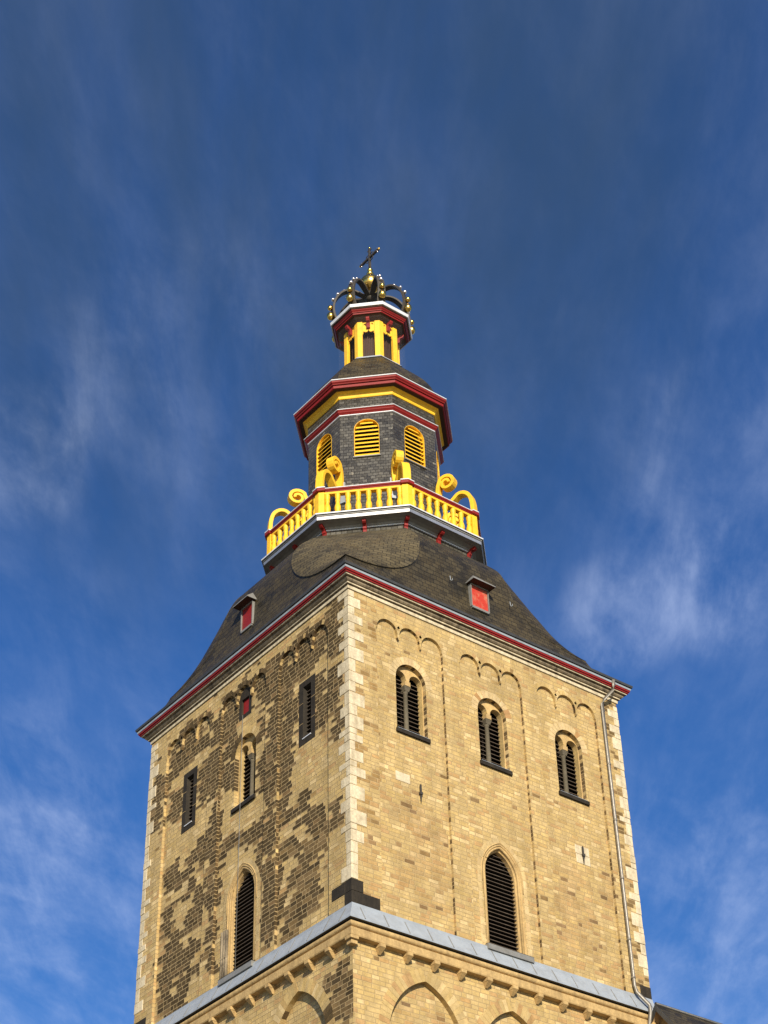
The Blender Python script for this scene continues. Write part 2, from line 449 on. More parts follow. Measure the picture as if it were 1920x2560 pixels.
def ribbon(mb, P, pts, thick, width, mat, closed_ends=True):
    """a flat bar of given thickness following pts (r,z) in a radial plane, width across it"""
    n = len(pts); L = []; Rr = []
    for i in range(n):
        a, b = pts[max(i-1, 0)], pts[min(i+1, n-1)]
        tx, tz = b[0]-a[0], b[1]-a[1]; l = math.hypot(tx, tz) or 1
        th = thick[i] if isinstance(thick, list) else thick
        nx, nz = -tz/l*th/2, tx/l*th/2
        L.append((pts[i][0]+nx, pts[i][1]+nz)); Rr.append((pts[i][0]-nx, pts[i][1]-nz))
    wd = lambda i: (width[i] if isinstance(width, list) else width)/2
    for i in range(n-1):
        w0, w1 = wd(i), wd(i+1)
        mb.face([P(*L[i], -w0), P(*L[i], w0), P(*L[i+1], w1), P(*L[i+1], -w1)], mat)
        mb.face([P(*Rr[i], w0), P(*Rr[i], -w0), P(*Rr[i+1], -w1), P(*Rr[i+1], w1)], mat)
        mb.face([P(*L[i], w0), P(*Rr[i], w0), P(*Rr[i+1], w1), P(*L[i+1], w1)], mat)
        mb.face([P(*Rr[i], -w0), P(*L[i], -w0), P(*L[i+1], -w1), P(*Rr[i+1], -w1)], mat)
    mb.face([P(*L[0], wd(0)), P(*L[0], -wd(0)), P(*Rr[0], -wd(0)), P(*Rr[0], wd(0))], mat)
    mb.face([P(*L[-1], -wd(n-1)), P(*L[-1], wd(n-1)), P(*Rr[-1], wd(n-1)), P(*Rr[-1], -wd(n-1))], mat)
def smooth_pts(ctrl, n=6):
    out = []
    for i in range(len(ctrl)-1):
        p0, p1, p2, p3 = ctrl[max(i-1, 0)], ctrl[i], ctrl[i+1], ctrl[min(i+2, len(ctrl)-1)]
        for k in range(n):
            t = k/n
            out.append(tuple(0.5*(2*p1[j] + (-p0[j]+p2[j])*t + (2*p0[j]-5*p1[j]+4*p2[j]-p3[j])*t*t + (-p0[j]+3*p1[j]-3*p2[j]+p3[j])*t**3) for j in (0, 1)))
    return out + [tuple(ctrl[-1])]
# ---------------------------------------------------------------- stonework: every stone its own polygon with its own tone
A = 5.5
ZF, ZT = 23.5, 33.78            # top of the lead flashing, top of the masonry
FR = Frame((1, 0, 0), (0, -1, 0), A)      # face to the right of the near corner
FL = Frame((0, 1, 0), (-1, 0, 0), A)      # face to its left
POS_L = [(-4.77, 32.58, 0.5, 1.2), (-4.79, 30.82, 0.42, 1.1), (-4.92, 29.52, 0.35, 0.58), (-3.26, 32.36, 1.11, 0.68), (-2.43, 32.18, 0.68, 0.63), (-4.0, 31.09, 0.43, 0.81), (-4.0, 30.09, 0.36, 0.64), (-2.46, 30.93, 0.45, 0.92), (-1.62, 32.51, 0.54, 0.86), (-1.74, 30.88, 0.46, 1.29), (-0.87, 32.58, 0.47, 0.71), (-0.99, 31.47, 0.31, 0.63), (0.65, 32.52, 0.65, 0.72), (1.29, 32.25, 0.58, 0.88), (2.08, 32.81, 0.59, 0.51), (3.28, 32.92, 0.86, 0.46), (2.88, 32.23, 1.02, 0.39), (0.67, 31.41, 0.48, 0.54), (-2.1, 29.95, 0.67, 0.45), (-3.33, 32.96, 1.26, 0.48), (-1.25, 33.02, 0.94, 0.44), (-0.21, 33.14, 0.8, 0.39), (0.76, 33.06, 0.74, 0.39), (2.69, 33.12, 1.02, 0.34), (-3.12, 31.2, 0.52, 0.36), (4.8, 31.15, 0.44, 1.0), (4.93, 32.02, 0.36, 0.4), (3.91, 32.4, 0.52, 0.68), (3.84, 30.71, 0.43, 0.6), (3.03, 32.19, 0.68, 0.39), (2.17, 30.88, 0.5, 0.81), (1.49, 30.55, 0.41, 1.33), (1.41, 29.19, 0.32, 0.77), (0.76, 30.46, 0.48, 0.58), (0.36, 30.37, 0.4, 0.68), (-1.07, 29.69, 0.34, 0.66), (-1.58, 29.1, 0.37, 1.0), (-1.62, 27.63, 0.33, 1.2), (-2.28, 29.16, 0.37, 0.84), (-2.23, 28.31, 0.29, 0.58), (-3.17, 27.78, 0.49, 0.19), (-2.89, 27.53, 0.78, 0.24), (-3.67, 27.18, 0.42, 0.16), (-3.46, 26.9, 0.9, 0.28), (-2.62, 26.45, 0.7, 0.42), (-3.61, 25.84, 0.75, 0.4), (-4.02, 26.29, 0.34, 0.54), (-4.76, 26.31, 0.4, 0.31), (-4.7, 26.7, 0.27, 0.23), (0.55, 28.02, 0.54, 0.3), (-0.23, 27.82, 0.68, 0.29), (-0.83, 27.8, 0.52, 0.34), (-0.87, 26.93, 0.3, 0.57), (1.67, 28.32, 0.48, 0.61), (2.33, 28.61, 0.41, 0.36), (2.56, 28.36, 0.57, 0.36), (1.53, 27.43, 0.47, 0.59), (1.4, 26.56, 0.31, 0.97), (2.12, 27.93, 0.48, 0.3), (3.89, 28.48, 0.42, 0.31), (4.03, 28.14, 0.42, 0.36), (3.5, 27.87, 0.41, 0.31), (2.66, 27.52, 0.48, 0.4), (2.88, 27.27, 0.49, 0.25), (2.2, 26.75, 0.48, 0.44), (3.84, 26.98, 0.49, 0.4), (3.95, 26.5, 0.33, 0.5), (3.25, 25.99, 0.88, 0.29), (2.55, 26.18, 0.63, 0.44), (3.54, 25.58, 0.72, 0.39), (2.55, 25.25, 0.47, 0.38), (3.89, 25.02, 0.48, 0.43), (3.24, 24.96, 0.79, 0.33), (2.35, 24.67, 0.47, 0.28), (3.73, 24.22, 0.48, 0.52), (2.87, 24.27, 0.47, 0.23), (3.29, 23.7, 0.63, 0.23), (-3.06, 25.53, 0.62, 0.36), (-3.47, 25.18, 0.68, 0.4), (-2.71, 25.32, 0.42, 0.4), (-3.75, 24.67, 0.47, 0.39), (-2.86, 24.38, 0.61, 0.52), (-2.53, 23.95, 0.41, 0.39), (-3.48, 24.22, 0.54, 0.3), (-1.64, 25.77, 0.43, 1.01), (-1.6, 24.67, 0.35, 0.67), (-2.23, 24.99, 0.28, 0.67), (-1.55, 23.94, 0.28, 0.26), (0.39, 25.1, 0.37, 0.93), (0.49, 24.15, 0.3, 0.54), (1.4, 25.4, 0.27, 0.71), (1.28, 24.23, 0.23, 0.41), (-5.03, 21.47, 0.44, 0.51), (-5.27, 20.68, 0.31, 0.46), (-4.77, 20.93, 0.37, 0.39), (-4.53, 21.65, 0.38, 0.24)]
NEG_L = [(0.05, 31.89, 0.48, 0.49), (-0.52, 33.47, 0.32, 0.22), (-4.37, 31.76, 0.22, 0.62), (-2.75, 31.65, 0.37, 0.26), (-3.86, 31.89, 0.44, 0.21), (1.42, 33.07, 0.42, 0.34), (2.25, 32.9, 0.42, 0.34), (-1.06, 31.8, 0.31, 0.27), (-3.34, 31.75, 0.44, 0.21), (-4.29, 30.79, 0.14, 0.2), (2.66, 31.85, 0.76, 0.39), (3.07, 29.53, 0.83, 0.48), (4.48, 31.06, 0.31, 0.33), (1.11, 29.61, 0.32, 0.31), (1.76, 29.66, 0.32, 0.31), (0.36, 27.41, 0.61, 0.29), (-0.27, 26.95, 0.45, 0.34), (2.1, 27.62, 0.4, 0.4), (3.09, 26.87, 0.73, 0.3), (3.15, 27.58, 0.2, 0.35), (2.92, 25.81, 0.32, 0.24), (2.29, 25.89, 0.24, 0.19), (2.37, 24.86, 0.47, 0.14), (0.11, 28.61, 0.85, 0.35), (-0.65, 28.7, 0.61, 0.35), (-3.17, 28.59, 0.71, 0.58), (-3.04, 26.81, 0.42, 0.23), (-2.49, 26.0, 0.35, 0.27), (-2.22, 25.39, 0.28, 0.23), (-3.61, 23.82, 0.6, 0.26)]
POS_R = [(-3.14, 26.8, 1.0, 0.7), (-2.74, 26.38, 0.89, 0.6), (-3.09, 25.46, 0.88, 0.63), (-3.53, 24.89, 0.66, 0.4), (-2.34, 26.05, 0.47, 0.55), (-2.28, 25.26, 0.42, 0.59), (-2.74, 24.33, 0.67, 0.31), (-4.82, 24.94, 0.2, 1.09), (-3.18, 21.46, 0.44, 0.41), (-3.68, 21.01, 0.58, 0.36), (-2.71, 21.09, 0.49, 0.36), (2.83, 26.82, 0.76, 0.69), (2.48, 25.87, 0.63, 0.53), (2.89, 25.43, 0.92, 0.72), (2.45, 24.63, 0.62, 0.56), (3.44, 24.76, 0.69, 0.61), (4.23, 26.75, 0.36, 0.6), (5.32, 30.6, 0.19, 0.66), (5.19, 27.52, 0.31, 0.61), (5.24, 25.85, 0.24, 0.49), (2.19, 22.37, 0.88, 0.26)]
NEG_R = []
def field(blobs, u, z):
    m = -1.0
    for (bu, bz, ru, rz) in blobs:
        q = 1 - ((u-bu)/ru)**2 - ((z-bz)/rz)**2
        if q > m: m = q
    return m
YEL = (0.49, 0.352, 0.152)
def jit(c, a):
    k = 1 + random.uniform(-a, a); h = random.uniform(-0.035, 0.035)
    return (c[0]*k*(1+h*0.5), c[1]*k, c[2]*k*(1-h*2.2))
def lerp3(a, b, t): return tuple(x*(1-t)+y*t for x, y in zip(a, b))
def tone_light():
    r = random.random()
    c = jit(YEL, 0.065)
    if r < 0.10: c = lerp3(c, (0.66, 0.50, 0.26), 0.6)      # fresh pale stones
    elif r < 0.19: c = lerp3(c, (0.40, 0.255, 0.10), 0.55)    # tan stones
    elif r < 0.26: c = lerp3(c, (0.40, 0.21, 0.09), 0.5)
    return c
def tone_dark():
    c = jit((0.082, 0.056, 0.026), 0.30)
    if random.random() < 0.12: c = lerp3(c, (0.20, 0.125, 0.055), random.random())
    return c
def tone_left(u, z):
    p = field(POS_L, u, z); n = field(NEG_L, u, z)
    w = noise.noise(Vector((u*2.1, z*2.9, 4.2)))*0.9 + random.uniform(-0.58, 0.58)
    s = p + w - max(0, n)*1.5
    if s > (-0.12 if z > 30.2 else -0.04):
        # the lower field by the corner is weathered to a middle brown
        if z < 26.6 and u < -1.9 and random.random() < 0.55:
            return jit((0.17, 0.112, 0.05), 0.35)
        if s < 0.22 and random.random() < 0.4: return jit((0.17, 0.112, 0.05), 0.35)
        return tone_dark()
    if s > -0.22 and random.random() < 0.25: return jit((0.26, 0.17, 0.07), 0.25)
    return tone_light()
def tone_right(u, z):
    p = field(POS_R, u, z)
    w = noise.noise(Vector((u*0.9, z*1.3, 9.1)))*0.9 + random.uniform(-0.35, 0.35)
    if u < -4.45 and z > 26 and random.random() < 0.22 + 0.25*noise.noise(Vector((u*3, z*1.2, 1))):
        return jit((0.34, 0.215, 0.085), 0.2)
    if u > 5.0 and random.random() < 0.3: return jit((0.20, 0.13, 0.055), 0.3)
    if p + w > 0.30:
        r = random.random()
        if r < 0.08: return jit((0.24, 0.15, 0.07), 0.2)
        return lerp3(tone_light(), jit((0.36, 0.225, 0.095), 0.15), random.uniform(0.25, 0.75))
    if random.random() < 0.008: return jit((0.26, 0.165, 0.07), 0.2)
    return tone_light()

_rows = {}
def rows_between(z0, z1, seed):
    """course lines, the same for everything on one face"""
    key = seed
    if key not in _rows:
        r = random.Random(seed); zs = [0.0]
        while zs[-1] < 36: zs.append(zs[-1] + r.choice((0.115, 0.125, 0.13, 0.14, 0.15)))
        cols = []
        for i in range(len(zs)):
            x = -6.2 - r.random()*0.3; c = [x]; base = r.uniform(0.26, 0.36)
            while x < 6.3:
                x += base*r.choice((0.6, 0.85, 1.0, 1.0, 1.1, 1.35)); c.append(x)
            cols.append(c)
        _rows[key] = (zs, cols)
    return _rows[key]
def clip(poly, ax, v, keep_greater):
    out = []; n = len(poly)
    for i in range(n):
        a, b = poly[i], poly[(i+1) % n]
        ia = (a[ax] >= v) if keep_greater else (a[ax] <= v)
        ib = (b[ax] >= v) if keep_greater else (b[ax] <= v)
        if ia: out.append(a)
        if ia != ib:
            t = (v-a[ax])/(b[ax]-a[ax]); out.append((a[0]+(b[0]-a[0])*t, a[1]+(b[1]-a[1])*t))
    return out
_tones = {}
def stonework(mb, F, outer, holes, depth, tone, seed, mat='masonry'):
    zs, cols = rows_between(0, 36, seed)
    for tri in fill2d(outer, holes):
        zmin, zmax = min(p[1] for p in tri), max(p[1] for p in tri)
        for i in range(len(zs)-1):
            if zs[i+1] <= zmin or zs[i] >= zmax: continue
            strip = clip(clip(list(tri), 1, zs[i], True), 1, zs[i+1], False)
            if len(strip) < 3: continue
            umin, umax = min(p[0] for p in strip), max(p[0] for p in strip)
            c = cols[i]
            for j in range(len(c)-1):
                if c[j+1] <= umin or c[j] >= umax: continue
                pc = clip(clip(strip, 0, c[j], True), 0, c[j+1], False)
                if len(pc) < 3: continue
                key = (seed, depth > 0.05, i, j)
                if key not in _tones: _tones[key] = tone((c[j]+c[j+1])/2, (zs[i]+zs[i+1])/2)
                ja = [(p[0]-c[j], p[1]-zs[i]) for p in pc]; jb = [(c[j+1]-p[0], zs[i+1]-p[1]) for p in pc]
                mb.face([F(p[0], p[1], depth) for p in pc], mat, uv=pc, col=_tones[key], ja=ja, jb=jb)
def reveal(mb, F, line, d0, d1, seed, dark_l, dark_r, mat='masonry', soffit_dark=0.0, tone=None):
    """the returns of a recess along an outline; each course a stone of its own"""
    zs, _ = rows_between(0, 36, seed)
    for a, b in zip(line, line[1:]):
        if abs(a[0]-b[0]) < 1e-6 and abs(a[1]-b[1]) > 0.3:
            lo, hi = sorted((a[1], b[1])); cuts = [lo] + [z for z in zs if lo < z < hi] + [hi]
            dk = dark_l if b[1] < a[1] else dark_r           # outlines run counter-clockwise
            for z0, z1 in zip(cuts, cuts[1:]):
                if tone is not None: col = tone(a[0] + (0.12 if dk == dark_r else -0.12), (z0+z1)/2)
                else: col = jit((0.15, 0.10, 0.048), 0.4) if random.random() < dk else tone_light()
                w = d1-d0
                mb.face([F(a[0], z0, d0), F(a[0], z1, d0), F(a[0], z1, d1), F(a[0], z0, d1)], mat, col=col,
                        ja=[(0.05, 0), (0.05, z1-z0), (w, z1-z0), (w, 0)], jb=[(w, z1-z0), (w, 0), (0.05, 0), (0.05, z1-z0)])
        else:
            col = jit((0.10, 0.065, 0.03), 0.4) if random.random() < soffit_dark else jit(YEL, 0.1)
            mb.face([F(*a, d0), F(*b, d0), F(*b, d1), F(*a, d1)], mat, col=col)
def voussoirs(mb, F, curve, width, d, n, tone, joint=0.012, proud=0.006):
    """wedge stones laid along a curve (list of points), each one apart from the next"""
    seg = [0.0]
    for a, b in zip(curve, curve[1:]): seg.append(seg[-1] + math.hypot(b[0]-a[0], b[1]-a[1]))
    L = seg[-1]
    def at(s):
        s = min(max(s, 0), L)
        for i in range(len(seg)-1):
            if s <= seg[i+1] + 1e-9:
                t = (s-seg[i])/max(1e-9, seg[i+1]-seg[i]); a, b = curve[i], curve[i+1]
                tx, tz = b[0]-a[0], b[1]-a[1]; l = math.hypot(tx, tz)
                return (a[0]+tx*t, a[1]+tz*t), (tz/l, -tx/l)
    for k in range(n):
        w = width*random.uniform(0.94, 1.06)
        s0, s1 = L*k/n + joint/2, L*(k+1)/n - joint/2
        (p0, n0), (pm, nm), (p1, n1) = at(s0), at((s0+s1)/2), at(s1)
        col = tone(pm[0]+nm[0]*w/2, pm[1]+nm[1]*w/2)
        q = [p0, pm, p1]; o = [(p[0]+nn[0]*w, p[1]+nn[1]*w) for p, nn in ((p0, n0), (pm, nm), (p1, n1))]
        loop = [q[0], q[1], q[2], o[2], o[1], o[0]]
        mb.face([F(x, z, d-proud) for x, z in loop], 'masonry', col=col)
        for i in range(6):
            a, b = loop[i], loop[(i+1) % 6]
            mb.face([F(*a, d-proud), F(*b, d-proud), F(*b, d+0.01), F(*a, d+0.01)], 'masonry', col=col)

BAYS = [(-4.47, -1.91), (-1.24, 1.27), (1.90, 4.48)]
ARCH_Z, FOOT_Z = 32.855, 32.67
def bay_outline(u0, u1, zb):
    w = (u1-u0)/3; r = w/2 - 0.035
    pts = [(u0, zb), (u1, zb)]
    for k in (2, 1, 0):
        c = u0 + w*(k+0.5)
        rr = w/2 if False else r
        left_end, right_end = c - rr, c + rr
        if k == 2: pts.append((u1, ARCH_Z-0.05)); 
        a = arc(c, ARCH_Z, rr, 0, pi, 12)
        pts += a
        if k > 0:
            b = u0 + w*k
            pts += [(b+0.035, ARCH_Z-0.10), (b, FOOT_Z), (b-0.035, ARCH_Z-0.10)]
        else: pts.append((u0, ARCH_Z-0.05))
    return pts
BD = 0.09       # depth of the bays

tower = bpy.data.objects.new('church_tower', None); scene.collection.objects.link(tower)
tower['label'] = 'tall square yellow stone church tower with slate roof, yellow gallery and golden-studded crown'
tower['category'] = 'church tower'

def part(mb, name, **k): return mb.build(name, parent=k.pop('parent', tower), **k)

# ---- the two walls in view
def twin_hole(uc, dz=0): return round_arch(uc, 0.575, 29.60+dz, 31.41+dz)
SLIT_N = (-3.30, 0.41, 29.55, 31.76); SLIT_F = (3.08, 0.40, 29.52, 31.67)
def slit_hole(s): u, h, a, b = s; return [(u-h, a), (u+h, a), (u+h, b), (u-h, b)]
LANC = (0.0, 0.74, 25.95, 26.97)
def lanc_hole(uc): return pointed_arch(uc, LANC[1], ZF-0.1, LANC[2], LANC[3])
SHUT = (0.012, 0.34, 32.10, 32.83)
holes_R = [[twin_hole(-3.13)], [twin_hole(0.04), lanc_hole(0.0)], [twin_hole(3.20)]]
holes_L = [[slit_hole(SLIT_N)], [twin_hole(-0.06, -0.55), lanc_hole(-0.08), round_arch(SHUT[0], SHUT[1], SHUT[2], SHUT[3])], [slit_hole(SLIT_F)]]
def upper_wall(F, tone, seed, holes, dark_l, dark_r, name, label):
    mb = MB()
    outer = [(-A, ZF-0.6), (A, ZF-0.6), (A, ZT), (-A, ZT)]
    bays = [bay_outline(u0, u1, ZF-0.3) for u0, u1 in BAYS]
    stonework(mb, F, outer, bays, 0, tone, seed)
    for b, hs in zip(bays, holes):
        stonework(mb, F, b, hs, BD, tone, seed)
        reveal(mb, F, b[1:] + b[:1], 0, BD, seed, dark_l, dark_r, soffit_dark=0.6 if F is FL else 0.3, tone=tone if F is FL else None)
    return part(mb, name, color=True, label=label)
wall_R = upper_wall(FR, tone_right, 11, holes_R, 0.15, 0.5, 'wall', 'sunlit yellow tuff wall with three arched bays')
wall_L = upper_wall(FL, tone_left, 23, holes_L, 0.5, 0.22, 'wall', 'yellow tuff wall blotched with dark weathered stones')
# far walls, out of view
mb = MB()
for F in (Frame((1,0,0), (0,1,0), A), Frame((0,1,0), (1,0,0), A)):
    mb.face([F(-A, 0), F(A, 0), F(A, ZT), F(-A, ZT)], 'masonry', col=YEL)
mb.face([(-A, -A, ZT), (A, -A, ZT), (A, A, ZT), (-A, A, ZT)], 'dark_slot')
part(mb, 'wall', color=True)

# ---- lower stage
LZ = 22.95
LARCH = [(-3.08, 1.28, 20.15, 21.92), (-0.03, 1.25, 20.15, 21.84), (3.02, 1.25, 20.15, 21.86)]
def lower_wall(F, tone, seed):
    mb = MB(); base = 17.0
    outer = [(-A, base), (A, base), (A, LZ), (-A, LZ)]
    hs = [pointed_arch(u, w, base+0.2, zs, za) for u, w, zs, za in LARCH]
    stonework(mb, F, outer, hs, 0, tone, seed)
    for h in hs:
        stonework(mb, F, h, [], 0.16, tone, seed)
        reveal(mb, F, h[1:] + h[:1], 0, 0.16, seed, 0.2, 0.3, soffit_dark=0.1)
    mb.face([F(-A, 0), F(A, 0), F(A, base), F(-A, base)], 'masonry', col=YEL)
    o = part(mb, 'wall', color=True)
    for u, w, zs, za in LARCH:
        m2 = MB(); cur = [(u+w, 17.2)] + pointed_curve(u, w, zs, za, 12) + [(u-w, 17.2)]
        voussoirs(m2, F, pointed_curve(u, w, zs, za, 14), 0.36, 0, 34, lambda a, b: tone(a, b) if F is FL else (tone_light() if random.random() < 0.9 else jit((0.40, 0.25, 0.11), 0.1)), 0.011)
        part(m2, 'pointed_arch', color=True)
    return o
def tone_left_low(u, z):
    c = tone_left(u, z)
    return c
lower_wall(FR, tone_right, 31)
lower_wall(FL, tone_left_low, 37)

# ---- arch friezes: wedge stones over every small arch of the bays
for F, tone in ((FR, tone_right), (FL, tone_left)):
    for (u0, u1) in BAYS:
        mb = MB(); w = (u1-u0)/3
        for k in range(3):
            voussoirs(mb, F, arc(u0+w*(k+0.5), ARCH_Z, w/2-0.035, radians(24), radians(156), 12), 0.15, 0, 8, tone, 0.012, 0.004)
        part(mb, 'arch_frieze', color=True)

def slats(mb, F, zlist, hwf, uc, d, depth, drop, th, mat, wob=0.0):
    """boards tilted outwards and down"""
    for z in zlist:
        h = hwf(z)
        if h < 0.05: continue
        j = random.uniform(-wob, wob)
        a = [(d, z-drop+j), (d, z-drop-th+j), (d+depth, z-th), (d+depth, z)]
        q0 = [F(uc-h, zz, dd) for dd, zz in a]; q1 = [F(uc+h, zz, dd) for dd, zz in a]
        for i in range(4):
            k = (i+1) % 4
            mb.face([q0[i], q1[i], q1[k], q0[k]], mat)
        mb.face(q0, mat); mb.face(list(reversed(q1)), mat)

# ---- twin-arched belfry windows
def twin_window(F, uc, dz, tone, seed, dark_r, label):
    root_mb = MB(); d0, d1, d2 = BD, BD+0.15, BD+0.35
    z0, zs = 29.60+dz, 31.41+dz
    ho = twin_hole(uc, dz)
    reveal(root_mb, F, ho[1:] + ho[:1], d0, d1, seed, 0.3, dark_r, soffit_dark=0.3, tone=tone if F is FL else None)
    r = 0.235; zi = 31.54+dz
    inner = [(uc-0.53, z0+0.01), (uc+0.53, z0+0.01)]
    inner += arc(uc+0.30, zi, r, 0, pi, 10) + [(uc+0.045, zi-0.06), (uc-0.045, zi-0.06)] + arc(uc-0.30, zi, r, 0, pi, 10)
    outer = round_arch(uc, 0.575, z0, zs)
    for tri in fill2d(outer, [inner]):
        root_mb.face([F(u, z, d1) for u, z in tri], 'masonry', col=jit((0.50, 0.345, 0.15), 0.03))
    reveal(root_mb, F, inner[1:] + inner[:1], d1, d2, seed, 0.3, 0.25)
    win = part(root_mb, 'twin_window', color=True, label=label)
    m = MB(); voussoirs(m, F, arc(uc, zs, 0.575, radians(-3), radians(183), 18), 0.25, BD, 15,
                        (lambda a, b: tone(a, b)) if F is FL else (lambda a, b: lerp3(tone_light(), (0.62, 0.48, 0.27), 0.55) if random.random() < 0.88 else jit((0.42, 0.24, 0.10), 0.1)), 0.012)
    m.build('arch_ring', parent=win, color=True)
    # mullion column with base, cushion capital and impost
    m = MB(); c = F(uc, 0, d1+0.13)
    lathe(m, (c.x, c.y, z0), [(0.0, 0.02), (0.11, 0.02), (0.11, 0.10), (0.085, 0.15), (0.075, 0.20), (0.068, 1.51), (0.085, 1.53), (0.085, 1.56), (0.075, 1.58)], 14, 'column_stone')
    cap = [(0.08, 1.58), (0.10, 1.66), (0.125, 1.74)]
    for (h0, za), (h1, zb) in zip(cap, cap[1:]):
        P = [(-1, -1), (1, -1), (1, 1), (-1, 1)]
        for k in range(4):
            a, b = P[k], P[(k+1) % 4]
            m.face([F(uc+a[0]*h0, z0+za, d1+0.13+a[1]*h0), F(uc+b[0]*h0, z0+za, d1+0.13+b[1]*h0), F(uc+b[0]*h1, z0+zb, d1+0.13+b[1]*h1), F(uc+a[0]*h1, z0+zb, d1+0.13+a[1]*h1)], 'column_stone')
    box(m, F, uc-0.10, uc+0.10, z0+1.74, z0+1.89, d1-0.004, d2, 'course_stone')
    m.build('column', parent=win)
    m = MB()
    for sgn in (-1, 1):
        u = uc + sgn*0.30
        zl = [z0+0.17+0.145*i for i in range(14)]
        slats(m, F, zl, lambda z: 0.235 if z < zi else sqrt(max(0, 0.235**2-(z-zi)**2)), u, d2-0.05, 0.17, 0.10, 0.022, 'louvre_wood', 0.006)
    box(m, F, uc-0.55, uc+0.55, z0-0.02, zi+0.27, d2+0.22, d2+0.24, 'dark_slot')
    m.build('louvre', parent=win)
    m = MB()
    prism(m, Frame(F.U, F.N, F.a), [(uc-0.62, z0-0.13), (uc+0.62, z0-0.13), (uc+0.62, z0-0.004), (uc-0.62, z0-0.004)], BD-0.07, BD+0.30, 'basalt')
    box(m, F, uc-0.575, uc+0.575, z0-0.003, z0+0.022, BD-0.05, d2, 'zinc')
    m.build('sill', parent=win)
twin_window(FR, -3.13, 0, tone_right, 11, 0.55, 'twin-arched louvred window nearest the near corner')
twin_window(FR, 0.04, 0, tone_right, 11, 0.55, 'twin-arched louvred window in the middle bay')
twin_window(FR, 3.20, 0, tone_right, 11, 0.55, 'twin-arched louvred window beside the downpipe')
twin_window(FL, -0.06, -0.55, tone_left, 23, 0.4, 'twin-arched louvred window in the dark-stained wall')

# ---- dark stone slit windows of the stained wall
def slit_window(F, s):
    u, h, z0, z1 = s; mb = MB(); d = BD-0.006
    inn = [(u-0.20, z0+0.22), (u+0.20, z0+0.22), (u+0.20, z1-0.20), (u-0.20, z1-0.20)]
    prism(mb, F, [(u-h, z0), (u+h, z0), (u+h, z1), (u-h, z1)], d, BD+0.12, 'basalt')
    mb = MB()
    outer = [(u-h, z0), (u+h, z0), (u+h, z1), (u-h, z1)]
    for tri in fill2d(outer, [inn]): mb.face([F(a, b, d) for a, b in tri], 'basalt')
    inn2 = [(u-0.13, z0+0.16), (u+0.13, z0+0.16), (u+0.13, z1-0.27), (u-0.13, z1-0.27)]
    for i in range(4):
        k = (i+1) % 4
        mb.face([F(*outer[i], d), F(*outer[k], d), F(*outer[k], BD+0.02), F(*outer[i], BD+0.02)], 'basalt')
        mb.face([F(*inn[i], d), F(*inn[k], d), F(*inn2[k], BD+0.26), F(*inn2[i], BD+0.26)], 'basalt')
    # joints between the frame blocks
    for zz in (z0+0.75, z0+1.45):
        for sg in (-1, 1): box(mb, F, u+sg*(h+0.20)/2-(h-0.20)/2, u+sg*(h+0.20)/2+(h-0.20)/2, zz, zz+0.012, d-0.002, d+0.02, 'course_stone')
    w = part(mb, 'slit_window')
    m = MB()
    slats(m, F, [z0+0.34+0.135*i for i in range(int((z1-z0-0.5)/0.135)+1)], lambda z: 0.20, u, BD+0.10, 0.17, 0.09, 0.02, 'louvre_wood', 0.005)
    box(m, F, u-0.3, u+0.3, z0, z1, BD+0.34, BD+0.36, 'dark_slot')
    m.build('louvre', parent=w)
    m = MB(); m.face([F(u-0.21, z0+0.225, BD-0.02), F(u+0.21, z0+0.225, BD-0.02), F(u+0.2, z0+0.30, BD+0.2), F(u-0.2, z0+0.30, BD+0.2)], 'white_metal')
    box(m, F, u-0.21, u+0.21, z0+0.195, z0+0.222, BD-0.025, BD+0.0, 'white_metal')
    m.build('sill', parent=w)
slit_window(FL, SLIT_N); slit_window(FL, SLIT_F)

# ---- small red shutter in a dark stone frame under the middle arch
mb = MB(); u, h, z0, zs = SHUT
outer = round_arch(u, h, z0, zs); inn = [(u-0.205, z0+0.14), (u+0.205, z0+0.14), (u+0.205, zs-0.02), (u-0.205, zs-0.02)]
d = BD-0.006
for tri in fill2d(outer, [inn]): mb.face([FL(a, b, d) for a, b in tri], 'basalt')
for L, e in ((outer, BD+0.02), (inn, BD+0.10)):
    for i in range(len(L)):
        a, b = L[i], L[(i+1) % len(L)]
        mb.face([FL(*a, d), FL(*b, d), FL(*b, e), FL(*a, e)], 'basalt')
shut = part(mb, 'shuttered_window')
m = MB()
for k in range(4):
    w = 0.41/4; x0 = u-0.205+w*k
    box(m, FL, x0+0.002, x0+w-0.002, z0+0.15, zs-0.03, BD+0.065, BD+0.09, 'red_paint')
m.build('shutter', parent=shut)

